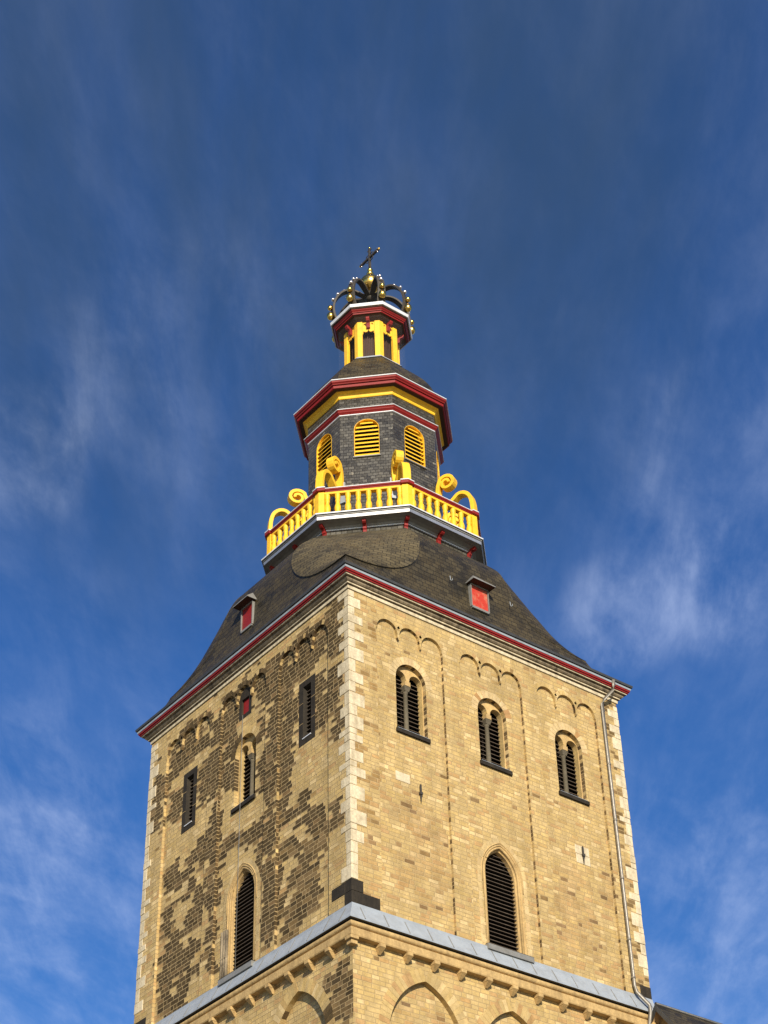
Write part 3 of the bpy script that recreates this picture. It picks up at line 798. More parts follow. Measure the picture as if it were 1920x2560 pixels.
# ---- tall lancet windows
def lancet_window(F, uc, label, tone):
    u, hw, zs, za = uc, LANC[1], LANC[2], LANC[3]; zb = ZF-0.1
    mb = MB()
    prof = [(0.74, za, BD-0.012, ), (0.70, za-0.05, BD-0.012), (0.665, za-0.09, BD+0.045), (0.625, za-0.13, BD+0.05), (0.60, za-0.16, BD+0.10), (0.575, za-0.195, BD+0.11), (0.565, za-0.205, BD+0.24)]
    for (h0, a0, d0), (h1, a1, d1) in zip(prof, prof[1:]):
        c0 = [(u+h0, zb)] + pointed_curve(u, h0, zs, a0, 12) + [(u-h0, zb)]
        c1 = [(u+h1, zb)] + pointed_curve(u, h1, zs, a1, 12) + [(u-h1, zb)]
        for i in range(len(c0)-1):
            mb.face([F(*c0[i], d0), F(*c0[i+1], d0), F(*c1[i+1], d1), F(*c1[i], d1)], 'course_stone')
    roll = [F(u+0.65, zb, BD+0.045)] + [F(x, z, BD+0.045) for x, z in pointed_curve(u, 0.65, zs, za-0.10, 14)] + [F(u-0.65, zb, BD+0.045)]
    tube(mb, roll, 0.042, 'course_stone', 10)
    hood = [F(x, z, BD) for x, z in [(u+0.77, zs-0.35)] + pointed_curve(u, 0.77, zs, za+0.03, 14) + [(u-0.77, zs-0.35)]]
    tube(mb, hood, 0.022, 'course_stone', 6)
    if F is FL:       # worn shafts stand in the far jamb of this one
        for du in (0.70, 0.82, 0.93):
            tube(mb, [F(u+du, zb, BD-0.01), F(u+du, zb+0.9, BD-0.005), F(u+du, zb+1.75, BD-0.01)], 0.055, 'sooty_stone', 10)
            lathe(mb, tuple(F(u+du, zb+0.88, BD-0.005)), [(0.056, 0), (0.072, 0.03), (0.056, 0.06)], 10, 'sooty_stone')
    w = part(mb, 'lancet_window', label=label)
    m = MB(); cur = [(u+0.79, zb)] + [(u+0.79, zb+0.4*i) for i in range(1, 6)] + pointed_curve(u, 0.79, zs, za+0.05, 12) + [(u-0.79, zb+0.4*i) for i in range(5, -1, -1)]
    voussoirs(m, F, cur, 0.15, BD, 30, lambda a, b: lerp3(tone_light(), (0.60, 0.46, 0.25), 0.4), 0.012, 0.004)
    m.build('arch_ring', parent=w, color=True)
    m = MB()
    slats(m, F, [zb+0.25+0.122*i for i in range(26)], lambda z: halfwidth(0.575, zs, za-0.20, z), u, BD+0.14, 0.15, 0.075, 0.020, 'louvre_wood', 0.006)
    box(m, F, u-0.62, u+0.62, zb, za, BD+0.36, BD+0.38, 'dark_slot')
    m.build('louvre', parent=w)
    m = MB()
    q = [(0, 23.46), (0, 23.64), (0, 23.64), (0, 23.46)]
    box(m, F, u-0.84, u+0.84, 23.44, 23.60, -0.09, BD+0.3, 'lead')
    m.face([F(u-0.84, 23.602, -0.10), F(u+0.84, 23.602, -0.10), F(u+0.74, 23.72, BD+0.2), F(u-0.74, 23.72, BD+0.2)], 'lead')
    m.build('sill', parent=w)
lancet_window(FR, 0.0, 'tall louvred lancet window in the clean yellow wall', tone_right)
lancet_window(FL, -0.08, 'tall louvred lancet window in the dark-stained wall', tone_left)

# ---- corner stones
def quoins(sx, sy, name_seed, long_, short_):
    rd = random.Random(name_seed); mb = MB(); z = 24.24; k = 0
    while z < ZT-0.14:
        h = rd.choice((0.19, 0.24, 0.29, 0.35, 0.43))
        if z + h > ZT-0.02: h = ZT-0.02-z
        a, b = (long_*rd.uniform(0.85, 1.15), short_*rd.uniform(0.8, 1.2))
        lx, ly = (a, b) if k % 2 else (b, a)
        if rd.random() < 0.08: lx = ly = short_
        p = rd.uniform(0.008, 0.02); c = rd.random()
        base = (0.60, 0.50, 0.34) if c < 0.75 else ((0.50, 0.45, 0.36) if c < 0.9 else (0.50, 0.37, 0.20))
        q = 1 + rd.uniform(-0.1, 0.1); col = tuple(x*q for x in base)
        x0, x1 = sorted((sx*(A+p), sx*(A-lx))); y0, y1 = sorted((sy*(A+p), sy*(A-ly)))
        FF = Frame((1, 0, 0), (0, -1, 0), 0)
        box(mb, FF, x0, x1, z+0.006, z+h-0.006, y0, y1, 'pale_stone', col=col)
        z += h; k += 1
    return part(mb, 'corner_stones', bevel=0.012)
quoins(-1, -1, 5, 0.48, 0.22); quoins(1, -1, 8, 0.40, 0.20); quoins(-1, 1, 9, 0.46, 0.22)
mb = MB(); FF = Frame((1, 0, 0), (0, -1, 0), 0)
box(mb, FF, -A-0.016, -A+0.38, 23.89, 24.235, -A-0.016, -A+0.28, 'basalt')
box(mb, FF, -A-0.015, -A-0.0+0.05, 23.885, 24.23, -A+0.287, -A+0.89, 'basalt')
box(mb, FF, -A-0.018, -A+0.94, 23.50, 23.882, -A-0.018, -A+0.31, 'basalt')
part(mb, 'dark_corner_stones', bevel=0.012)
mb = MB(); box(mb, FF, A-0.42, A+0.016, 23.50, 23.90, -A-0.016, -A+0.4, 'basalt'); part(mb, 'dark_corner_stones', bevel=0.012)
mb = MB(); box(mb, FF, -A-0.016, -A+0.3, 23.50, 23.95, A-0.70, A+0.016, 'basalt'); part(mb, 'dark_corner_stones', bevel=0.012)

# ---- pale blocks and iron wall anchors
mb = MB(); box(mb, FR, -3.82, -3.30, 27.86, 28.15, BD-0.012, BD+0.02, 'pale_stone'); part(mb, 'pale_block', bevel=0.008)
mb = MB(); box(mb, FR, 3.05, 3.62, 27.64, 27.93, BD-0.012, BD+0.02, 'pale_stone'); box(mb, FR, 3.07, 3.63, 27.33, 27.63, BD-0.012, BD+0.02, 'pale_stone'); part(mb, 'pale_block', bevel=0.008)
for uu, zz in ((-2.94, 27.68), (3.34, 27.63)):
    mb = MB()
    prism(mb, FR, [(uu, zz-0.31), (uu+0.035, zz-0.05), (uu+0.03, zz+0.24), (uu+0.01, zz+0.31), (uu-0.03, zz+0.25), (uu-0.03, zz-0.05)], BD-0.05, BD-0.02, 'iron', back=True)
    box(mb, FR, uu-0.05, uu+0.05, zz-0.05, zz+0.03, BD-0.075, BD+0.02, 'iron')
    part(mb, 'wall_anchor')

# ---- lead flashing and string course with corbels
mb = MB()
sqloft(mb, [(A-0.01, 23.53, 'zinc'), (A+0.022, 23.53, 'zinc'), (A+0.035, 23.43, 'zinc'), (A+0.25, 23.02, 'zinc'), (A+0.25, 22.975, 'zinc'), (A+0.22, 22.97, 'dark_sheet'), (A, 22.98, 'dark_sheet')])
for F in (FR, FL):
    for k in range(15):
        u = -5.3 + 0.76*k + random.uniform(-0.06, 0.06)
        a = [F(u, 23.43, -0.043), F(u+0.03, 23.43, -0.043), F(u+0.03, 23.02, -0.262), F(u, 23.02, -0.262)]
        mb.face(a, 'lead'); mb.face([a[0], a[3], F(u, 23.02, -0.24), F(u, 23.43, -0.03)], 'lead')
        mb.face([a[1], a[2], F(u+0.03, 23.02, -0.24), F(u+0.03, 23.43, -0.03)], 'lead')
part(mb, 'flashing')
mb = MB()
roll = [(A+0.125+0.085*cos(t), 22.85+0.085*sin(t), 'course_stone') for t in [pi/2 - pi*i/8 for i in range(9)]]
sqloft(mb, [(A-0.01, 22.94, 'course_stone')] + roll + [(A+0.15, 22.745, 'course_stone'), (A+0.19, 22.73, 'course_stone'), (A+0.195, 22.53, 'course_stone'), (A+0.18, 22.50, 'course_stone'), (A-0.01, 22.49, 'course_stone')])
part(mb, 'string_course')
mb = MB()
def corbel_mesh(F, u):
    m = MB(); w0, w1, o0, o1 = 0.09, 0.03, -0.225, -0.05
    box(m, F, u-w0, u+w0, 22.40, 22.497, o0, 0.02, 'course_stone')
    q = [F(u-w0+0.008, 22.398, o0+0.008), F(u+w0-0.008, 22.398, o0+0.008), F(u+w1, 22.25, o1), F(u-w1, 22.25, o1)]
    w = [F(u-w0+0.008, 22.398, 0.02), F(u+w0-0.008, 22.398, 0.02), F(u+w1, 22.25, 0.02), F(u-w1, 22.25, 0.02)]
    m.face(q, 'course_stone')
    for i in range(4): m.face([q[i], q[(i+1) % 4], w[(i+1) % 4], w[i]], 'course_stone')
    return m
for F in (FR, FL):
    for k in range(12 if F is FR else 12):
        u = -4.66 + 0.922*k
        if u > 5.4: continue
        corbel_mesh(F, u).build('corbel', parent=tower, bevel=0.008)
m = MB()     # the corbel at the corner turns both ways
box(m, FF, -A-0.22, -A+0.05, 22.40, 22.487, -A-0.22, -A+0.05, 'course_stone')
box(m, FF, -A-0.16, -A+0.05, 22.28, 22.398, -A-0.16, -A+0.05, 'course_stone')
m.build('corbel', parent=tower, bevel=0.012)

# ---- main cornice
mb = MB()
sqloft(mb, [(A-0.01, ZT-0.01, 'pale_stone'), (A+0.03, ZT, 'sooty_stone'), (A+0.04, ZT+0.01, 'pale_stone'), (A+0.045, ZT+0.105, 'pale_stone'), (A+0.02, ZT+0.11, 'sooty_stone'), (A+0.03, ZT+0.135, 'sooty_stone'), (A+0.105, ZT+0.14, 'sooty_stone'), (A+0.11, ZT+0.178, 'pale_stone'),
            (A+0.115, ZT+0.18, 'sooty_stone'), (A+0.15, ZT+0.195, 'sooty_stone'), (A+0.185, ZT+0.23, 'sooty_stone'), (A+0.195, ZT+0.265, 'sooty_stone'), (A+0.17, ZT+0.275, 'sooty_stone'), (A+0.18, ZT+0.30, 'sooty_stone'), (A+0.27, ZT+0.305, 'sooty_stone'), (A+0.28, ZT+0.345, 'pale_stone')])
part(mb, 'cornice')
mb = MB()
sqloft(mb, [(A+0.27, ZT+0.346, 'red_paint'), (A+0.315, ZT+0.347, 'red_paint'), (A+0.32, ZT+0.385, 'red_paint'), (A+0.30, ZT+0.388, 'red_paint'), (A+0.30, ZT+0.398, 'red_paint'), (A+0.35, ZT+0.40, 'red_paint'), (A+0.36, ZT+0.455, 'red_paint'), (A+0.33, ZT+0.46, 'red_paint')])
part(mb, 'eaves_board', label='red painted board under the eaves')
mb = MB()
sqloft(mb, [(A+0.345, ZT+0.461, 'zinc'), (A+0.375, ZT+0.462, 'zinc'), (A+0.39, ZT+0.52, 'zinc'), (A+0.375, ZT+0.525, 'dark_sheet'), (A+0.38, ZT+0.545, 'dark_sheet'), (A+0.425, ZT+0.55, 'dark_sheet'), (A+0.44, ZT+0.625, 'dark_sheet'), (A+0.42, ZT+0.645, 'dark_sheet'), (A+0.28, ZT+0.655, 'dark_sheet')])
part(mb, 'gutter')
# ---------------------------------------------------------------- curved slate roof, square below, octagonal above
RZ = [34.38, 35.0, 35.8, 36.6, 37.4, 38.1, 38.7, 39.3, 39.9]
RD = [5.86, 5.29, 4.96, 4.91, 4.82, 4.52, 3.99, 3.38, 2.68]
def lean(p):          # the old timber roof sits slightly askew on its square base
    s = 0.155*min(1, max(0, (p[2]-34.38)/0.8))*min(1, max(0, (39.9-p[2])/2.6)); return (p[0]-0.79*s, p[1]+0.61*s, p[2])
def _spline(xk, yk):
    n = len(xk); h = [xk[i+1]-xk[i] for i in range(n-1)]
    # tridiagonal natural spline
    a = [0]*n; b = [1]*n; c = [0]*n; d = [0]*n
    for i in range(1, n-1):
        a[i] = h[i-1]; b[i] = 2*(h[i-1]+h[i]); c[i] = h[i]; d[i] = 6*((yk[i+1]-yk[i])/h[i]-(yk[i]-yk[i-1])/h[i-1])
    for i in range(1, n):
        w = a[i]/b[i-1]; b[i] -= w*c[i-1]; d[i] -= w*d[i-1]
    m = [0]*n; m[-1] = d[-1]/b[-1]
    for i in range(n-2, -1, -1): m[i] = (d[i]-c[i]*m[i+1])/b[i]
    def f(x):
        i = 0
        while i < n-2 and x > xk[i+1]: i += 1
        t = x-xk[i]; s1 = (yk[i+1]-yk[i])/h[i]-h[i]*(2*m[i]+m[i+1])/6
        return yk[i]+s1*t+m[i]/2*t*t+(m[i+1]-m[i])/(6*h[i])*t**3
    return f
rd = _spline(RZ, RD)
RTOP = 39.24
def rc(z):
    if z < 37.2:
        q = 1-((z-37.2)/1.65)**2; return 2.95*sqrt(max(0, q))
    s = min(1, max(0, (z-37.6)/1.73)); return 2.95-0.96*(s*s*(3-2*s))
def rb(z): return 0.95-0.32*(z-35.55)/1.2 if z < 36.75 else 0.63*max(0, (38.6-z)/1.85)
NZ = 60
zl = sorted(set([34.38 + (35.55-34.38)*i/14 for i in range(15)] + [35.55 + (RTOP-35.55)*(i/50)**1.5 for i in range(51)]))
mb = MB(); arcl = 0.0; pz = None
ROT = [(1, 0, 0, 1), (0, -1, 1, 0), (-1, 0, 0, -1), (0, 1, -1, 0)]
def rp(k, x, y, z):
    a, b, c, d = ROT[k]; return (a*x+b*y, c*x+d*y, z)
for z0, z1 in zip(zl, zl[1:]):
    d0, d1, c0, c1 = rd(z0), rd(z1), rc(z0), rc(z1)
    L = math.hypot(z1-z0, d1-d0)
    for k in range(4):
        N = 8
        for i in range(N):
            t0, t1 = i/N, (i+1)/N
            e = lambda d, c, t: -d + c + (2*d-2*c)*t
            P = [rp(k, e(d0, c0, t0), -d0, z0), rp(k, e(d0, c0, t1), -d0, z0), rp(k, e(d1, c1, t1), -d1, z1), rp(k, e(d1, c1, t0), -d1, z1)]
            uv = [(e(d0, c0, t0)+k*20, arcl), (e(d0, c0, t1)+k*20, arcl), (e(d1, c1, t1)+k*20, arcl+L), (e(d1, c1, t0)+k*20, arcl+L)]
            mb.face([lean(p) for p in P], 'roof_slate', uv=uv, smooth=True)
    arcl += L
roof = part(mb, 'roof', smooth_angle=35, label='curved dark slate roof')
# bulging oval slate panel at each corner of the roof, standing proud of the sides
def panel_pt(z, t, lift):
    d, c = rd(z), rc(z)
    x = -d + c*t; y = -d + c*(1-t); b = 4*t*(1-t)*rb(z)*c/2 + lift
    return (x-b*0.7071, y-b*0.7071, z)
def pt2(z, t, lift):
    p = panel_pt(z, t, 0); return (p[0]-lift*0.7071, p[1]-lift*0.7071, p[2])
zs_ = [z for z in zl if z >= 35.55]; N = 14
for k in range(4):
    mb = MB(); al = 0
    G = lambda z, t, l: lean(rp(k, *pt2(z, t, l)))
    LF = lambda z, k=k: (0.06 if k == 0 else 0.012)*min(1, (RTOP-z)/1.2)
    for z0, z1 in zip(zs_, zs_[1:]):
        L = math.dist(pt2(z0, .5, .06), pt2(z1, .5, .06)); w0, w1 = rc(z0)*1.4142, rc(z1)*1.4142
        for i in range(N):
            t0, t1 = i/N, (i+1)/N
            mb.face([G(z0, t0, LF(z0)), G(z0, t1, LF(z0)), G(z1, t1, LF(z1)), G(z1, t0, LF(z1))], 'mossy_slate' if k == 0 else 'roof_slate',
                    uv=[((t0-.5)*w0, al), ((t1-.5)*w0, al), ((t1-.5)*w1, al+L), ((t0-.5)*w1, al+L)], smooth=True)
        for t in (0, 1):
            mb.face([G(z0, t, LF(z0)), G(z1, t, LF(z1)), G(z1, t, -0.05), G(z0, t, -0.05)], 'dark_sheet' if k == 0 else 'roof_slate')
        al += L
    mb.build('oval_corner_panel', parent=roof, smooth_angle=40, label='oval patch of brown mossy slate at the near corner' if k == 0 else None)

# ---- dormers with red shutters
def dormer(F, u, w, z0, z1, dd, red, label):
    """F frame at distance 0 (depth = -distance); dd distance of the front"""
    mb = MB()
    back = -(dd-1.3)
    Pd = lambda z: -(dd)
    # cheeks and frame
    for sg in (-1, 1):
        e0, e1 = u+sg*w/2, u+sg*(w/2+0.028)
        a, b = min(e0, e1), max(e0, e1)
        box(mb, F, a, b, z0, z1, -dd, back, 'lead')
    box(mb, F, u-w/2, u+w/2, z0-0.05, z0+0.03, -dd, back, 'lead')
    box(mb, F, u-w/2, u+w/2, z1-0.03, z1+0.02, -dd, back, 'lead')
    o = part(mb, 'dormer', label=label)
    m = MB(); box(m, F, u-w/2+0.003, u+w/2-0.003, z0+0.032, z1-0.032, -dd+0.05, -dd+0.08, red); m.build('shutter', parent=o)
    # pyramidal hood with soffit
    m = MB(); hw = w/2+0.12; f = -(dd+0.27); bk = -(dd-1.2); zt = z1+0.02; zp = z1+0.66
    A0, B0 = F(u-hw, zt, f), F(u+hw, zt, f); A1, B1 = F(u-hw, zt+0.0, bk), F(u+hw, zt+0.0, bk); P = F(u, zp, -(dd-0.30)); Q = F(u, zp+0.02, bk)
    dz = Zv*0.035
    m.face([A0, B0, B1, A1], 'brown_boards')
    m.face([A0, A0+dz, B0+dz, B0], 'lead'); m.face([A0, A1, A1+dz, A0+dz], 'lead'); m.face([B0, B0+dz, B1+dz, B1], 'lead')
    m.face([A0+dz, B0+dz, P], 'lead'); m.face([A0+dz, P, Q, A1+dz], 'lead'); m.face([B0+dz, B1+dz, Q, P], 'lead')
    m.build('hood', parent=o)
F0R = Frame((1, 0, 0), (0, -1, 0), 0); F0L = Frame((0, 1, 0), (-1, 0, 0), 0)
dormer(F0R, 0.30, 0.70, 35.75, 36.64, 4.96, 'faded_red', 'dormer with faded bright red shutter')
dormer(F0L, 0.56, 0.62, 35.92, 36.84, 5.12, 'red_paint', 'dormer with deep red shutter')
# ---- roof hooks
def hook(F, u, z):
    m = MB(); d = -(rd(z)+0.02)
    tube(m, [F(u, z+0.12, d), F(u, z-0.05, d-0.015), F(u+0.02, z-0.08, d-0.05), F(u+0.03, z-0.06, d-0.08), F(u+0.03, z-0.01, d-0.085)], 0.012, 'zinc', 6)
    part(m, 'roof_hook')
for u, z in ((-0.93, 36.45), (1.63, 36.5)): hook(F0R, u, z)
for u, z in ((-0.62, 36.7), (2.15, 36.75)): hook(F0L, u, z)

# ---------------------------------------------------------------- gallery
GR = 3.74
mb = MB()
octloft(mb, [(3.30, 39.15, 'wall_slate'), (3.33, 39.15, 'wall_slate'), (3.33, 39.50, 'wall_slate'), (3.37, 39.50, 'white_metal'), (3.38, 39.535, 'white_metal'), (3.40, 39.54, 'lead'), (3.44, 39.60, 'lead'), (3.56, 39.65, 'lead'), (3.70, 39.665, 'lead'),
             (3.80, 39.666, 'lead'), (3.805, 39.79, 'sheet_zinc'), (3.815, 39.80, 'dark_sheet'), (3.83, 39.81, 'lead'), (3.835, 39.845, 'lead'), (3.86, 39.85, 'dark_sheet'), (3.88, 39.86, 'lead'), (3.885, 39.905, 'white_metal'), (3.84, 39.92, 'white_metal'), (2.2, 39.94, 'lead')])
gal = part(mb, 'gallery', label='eight-sided gallery with yellow balustrade')
def radial_prism(mb, P, prof, w, mat):
    n = len(prof)
    a = [P(r, z, -w/2) for r, z in prof]; b = [P(r, z, w/2) for r, z in prof]
    mb.face(a, mat); mb.face(list(reversed(b)), mat)
    for i in range(n):
        k = (i+1) % n; mb.face([a[i], b[i], b[k], a[k]], mat)
CONS = [(3.30, 39.66), (3.66, 39.66), (3.66, 39.575), (3.60, 39.53), (3.52, 39.52), (3.47, 39.47), (3.47, 39.40), (3.43, 39.36), (3.43, 39.23), (3.30, 39.21)]
for k in range(8):
    m = MB(); radial_prism(m, radial(radians(45*k)), CONS, 0.13, 'red_paint'); m.build('console', parent=gal, bevel=0.008)
    m = MB(); radial_prism(m, radial(radians(45*k+22.5)), [(r*1.065, z) for r, z in CONS], 0.13, 'red_paint'); m.build('console', parent=gal, bevel=0.008)
# rail
mb = MB()
octloft(mb, [(3.505, 40.86, 'yellow_paint'), (3.680, 40.86, 'yellow_paint'), (3.680, 40.945, 'yellow_paint'), (3.695, 40.947, 'red_paint'), (3.705, 40.98, 'red_paint'), (3.740, 41.01, 'red_paint'), (3.750, 41.045, 'red_paint'), (3.760, 41.05, 'white_metal'), (3.760, 41.075, 'white_metal'), (3.465, 41.12, 'white_metal'), (3.465, 40.95, 'red_paint'), (3.505, 40.86, 'yellow_paint')])
mb.build('handrail', parent=gal)
def corner_plan(k, ro, ri, leg):
    a = radians(22.5+45*k); V = Vector(octv(ro, k)); Vi = Vector(octv(ri, k))
    dA = (Vector(octv(ro, k-1))-V).normalized(); dB = (Vector(octv(ro, k+1))-V).normalized()
    inw = ro-ri; nA = Vector((-cos(radians(45*k)), -sin(radians(45*k)))); nB = Vector((-cos(radians(45*(k+1))), -sin(radians(45*(k+1)))))
    return [V, V+dB*leg, V+dB*leg+nB*inw, Vi, V+dA*leg+nA*inw, V+dA*leg]
def vprism(mb, plan, z0, z1, mat, top=True, bottom=True):
    n = len(plan)
    for i in range(n):
        k = (i+1) % n
        mb.face([(*plan[i], z0), (*plan[k], z0), (*plan[k], z1), (*plan[i], z1)], mat)
    if top: mb.face([(*p, z1) for p in plan], mat)
    if bottom: mb.face([(*p, z0) for p in reversed(plan)], mat)
BAL = [(0.10, 0.0), (0.10, 0.09), (0.085, 0.10), (0.085, 0.14), (0.10, 0.20), (0.115, 0.30), (0.112, 0.38), (0.10, 0.42), (0.10, 0.45), (0.08, 0.47), (0.07, 0.58), (0.09, 0.62), (0.09, 0.66), (0.08, 0.67), (0.08, 0.72), (0.10, 0.78), (0.10, 0.93)]
for k in range(8):
    m = MB(); vprism(m, corner_plan(k, 3.71, 3.51, 0.205), 39.915, 40.95, 'yellow_paint')
    o = m.build('post', parent=gal, bevel=0.01)
    m = MB()
    pl = corner_plan(k, 3.79, 3.44, 0.27); vprism(m, pl, 40.955, 41.075, 'red_paint')
    pl2 = corner_plan(k, 3.80, 3.43, 0.28); vprism(m, pl2, 41.077, 41.125, 'white_metal')
    m.build('post_cap', parent=gal, bevel=0.015)
    F = oframe(45*k, 3.60)
    for t in [-1.245 + 2.49*i/7 for i in range(8)]:
        m = MB(); c = F(t, 39.925)
        lathe(m, (c.x, c.y, c.z), BAL, 10, 'yellow_paint')
        m.build('baluster', parent=gal, smooth_angle=50)
    # small white feet of the balusters
# scroll brackets from the posts to the belfry stage
def spiral(cx, cz, r0, r1, a0, a1, n):
    return [(cx+(r0+(r1-r0)*i/n)*cos(a0+(a1-a0)*i/n), cz+(r0+(r1-r0)*i/n)*sin(a0+(a1-a0)*i/n)) for i in range(n+1)]
up = spiral(2.95, 42.86, 0.09, 0.33, radians(-200-170), radians(180-40), 26)
SC = smooth_pts([(2.70, 43.05), (2.61, 42.75), (2.60, 42.35), (2.70, 41.98), (2.95, 41.82), (3.18, 41.98), (3.38, 42.14), (3.60, 42.13), (3.80, 41.95), (3.90, 41.62), (3.93, 41.12)], 5)
for k in range(8):
    m = MB(); ribbon(m, radial(radians(22.5+45*k)), up + SC[1:], [0.11]*12 + [0.11 + 0.03*min(1, i/14) for i in range(len(up)+len(SC)-1-12)], 0.28, 'yellow_paint')
    o = m.build('scroll_bracket', parent=gal, bevel=0.01)
    m = MB(); P = radial(radians(22.5+45*k)); 
    q = [P(2.50, 41.45, -0.19), P(2.50, 41.45, 0.19), P(2.50, 42.35, 0.19), P(2.50, 42.35, -0.19)]; q2 = [p + P(0.06, 0)*1 for p in q]
    m.face(q2, 'zinc')
    for i in range(4): m.face([q[i], q[(i+1) % 4], q2[(i+1) % 4], q2[i]], 'zinc')
    m.build('bracket_plate', parent=gal)

# ---------------------------------------------------------------- belfry stage (slate-hung octagon)
DR = 2.335
mb = MB(); side = DR*tan(pi/8)
WIN = (0.0, 0.455, 43.53, 44.82)
for k in range(8):
    F = oframe(45*k, DR)
    hole = round_arch(*WIN, n=16)
    for tri in fill2d([(-side, 39.9), (side, 39.9), (side, 45.56), (-side, 45.56)], [hole]):
        mb.face([F(u, z) for u, z in tri], 'wall_slate', uv=[(u+7*k, z) for u, z in tri])
octloft(mb, [(2.34, 45.70, 'wall_slate'), (2.355, 45.70, 'wall_slate'), (2.355, 46.34, 'wall_slate')])
drum = part(mb, 'belfry_stage', label='slate-hung octagon with yellow louvred openings')
for k in range(8):
    F = oframe(45*k, DR); u, h, z0, zs = WIN
    m = MB(); ho = round_arch(u, h, z0, zs, 16); hi = round_arch(u, h-0.014, z0+0.02, zs, 16)
    for i in range(len(ho)):
        j = (i+1) % len(ho)
        m.face([F(*ho[i], -0.008), F(*ho[j], -0.008), F(*hi[j], -0.005), F(*hi[i], -0.005)], 'yellow_paint')
        m.face([F(*ho[i], -0.008), F(*ho[j], -0.008), F(*ho[j], 0.02), F(*ho[i], 0.02)], 'yellow_paint')
        m.face([F(*hi[i], -0.005), F(*hi[j], -0.005), F(*hi[j], 0.24), F(*hi[i], 0.24)], 'yellow_paint')
    fr = m.build('louvred_opening', parent=drum)
    m = MB()
    slats(m, F, [z0+0.185+0.186*i for i in range(9)], lambda z: (h-0.022) if z-0.02 < zs else sqrt(max(0, (h-0.022)**2-(z-0.02-zs)**2)), u, 0.02, 0.07, 0.108, 0.022, 'yellow_paint', 0.003)
    box(m, F, u-h, u+h, z0, zs+h, 0.26, 0.28, 'dark_slot')
    box(m, F, u-h-0.04, u+h+0.04, z0-0.05, z0-0.005, -0.06, 0.02, 'lead')
    m.build('louvre', parent=drum)
mb = MB()
octloft(mb, [(2.33, 45.50, 'white_metal'), (2.365, 45.515, 'white_metal'), (2.37, 45.545, 'white_metal'), (2.38, 45.55, 'red_paint'), (2.40, 45.58, 'red_paint'), (2.44, 45.62, 'red_paint'), (2.455, 45.66, 'red_paint'), (2.48, 45.69, 'red_paint'), (2.49, 45.71, 'red_paint'), (2.505, 45.712, 'white_metal'), (2.505, 45.735, 'white_metal'), (2.34, 45.80, 'lead')])
mb.build('cornice', parent=drum, label='narrow red cornice under the slate frieze')
mb = MB()
octloft(mb, [(2.34, 46.30, 'yellow_paint'), (2.385, 46.31, 'yellow_paint'), (2.40, 46.345, 'yellow_paint'), (2.41, 46.42, 'yellow_paint'), (2.45, 46.50, 'yellow_paint'), (2.52, 46.545, 'yellow_paint'), (2.54, 46.555, 'yellow_paint')])
mb.build('cove', parent=drum)
mb = MB()
octloft(mb, [(2.50, 46.556, 'brown_boards'), (2.69, 46.557, 'brown_boards'), (2.735, 46.565, 'red_paint'), (2.745, 46.665, 'red_paint'), (2.725, 46.67, 'brown_boards'), (2.725, 46.685, 'brown_boards'), (2.785, 46.695, 'red_paint'), (2.80, 46.73, 'red_paint'), (2.845, 46.77, 'red_paint'), (2.855, 46.835, 'red_paint'), (2.83, 46.84, 'brown_boards'), (2.875, 46.85, 'white_metal'), (2.875, 46.885, 'white_metal'), (2.40, 46.97, 'lead')])
mb.build('cornice', parent=drum, label='broad red cornice with white edge')
# ---- cap roof above it
mb = MB()
prof = smooth_pts([(2.50, 46.92), (2.46, 47.25), (2.30, 47.75), (2.04, 48.25), (1.72, 48.70), (1.42, 49.08), (1.20, 49.36), (1.08, 49.55)], 4)
s = 0
for (r0, z0), (r1, z1) in zip(prof, prof[1:]):
    L = math.hypot(r1-r0, z1-z0)
    for k in range(8):
        a, b = octv(r0, k), octv(r0, k+1); c, d = octv(r1, k+1), octv(r1, k); h0, h1 = r0*tan(pi/8), r1*tan(pi/8)
        mb.face([(*a, z0), (*b, z0), (*c, z1), (*d, z1)], 'roof_slate', uv=[(-h0+9*k, s), (h0+9*k, s), (h1+9*k, s+L), (-h1+9*k, s+L)])
    s += L
part(mb, 'cap_roof', smooth_angle=25, label='small bell-shaped slate roof below the lantern')

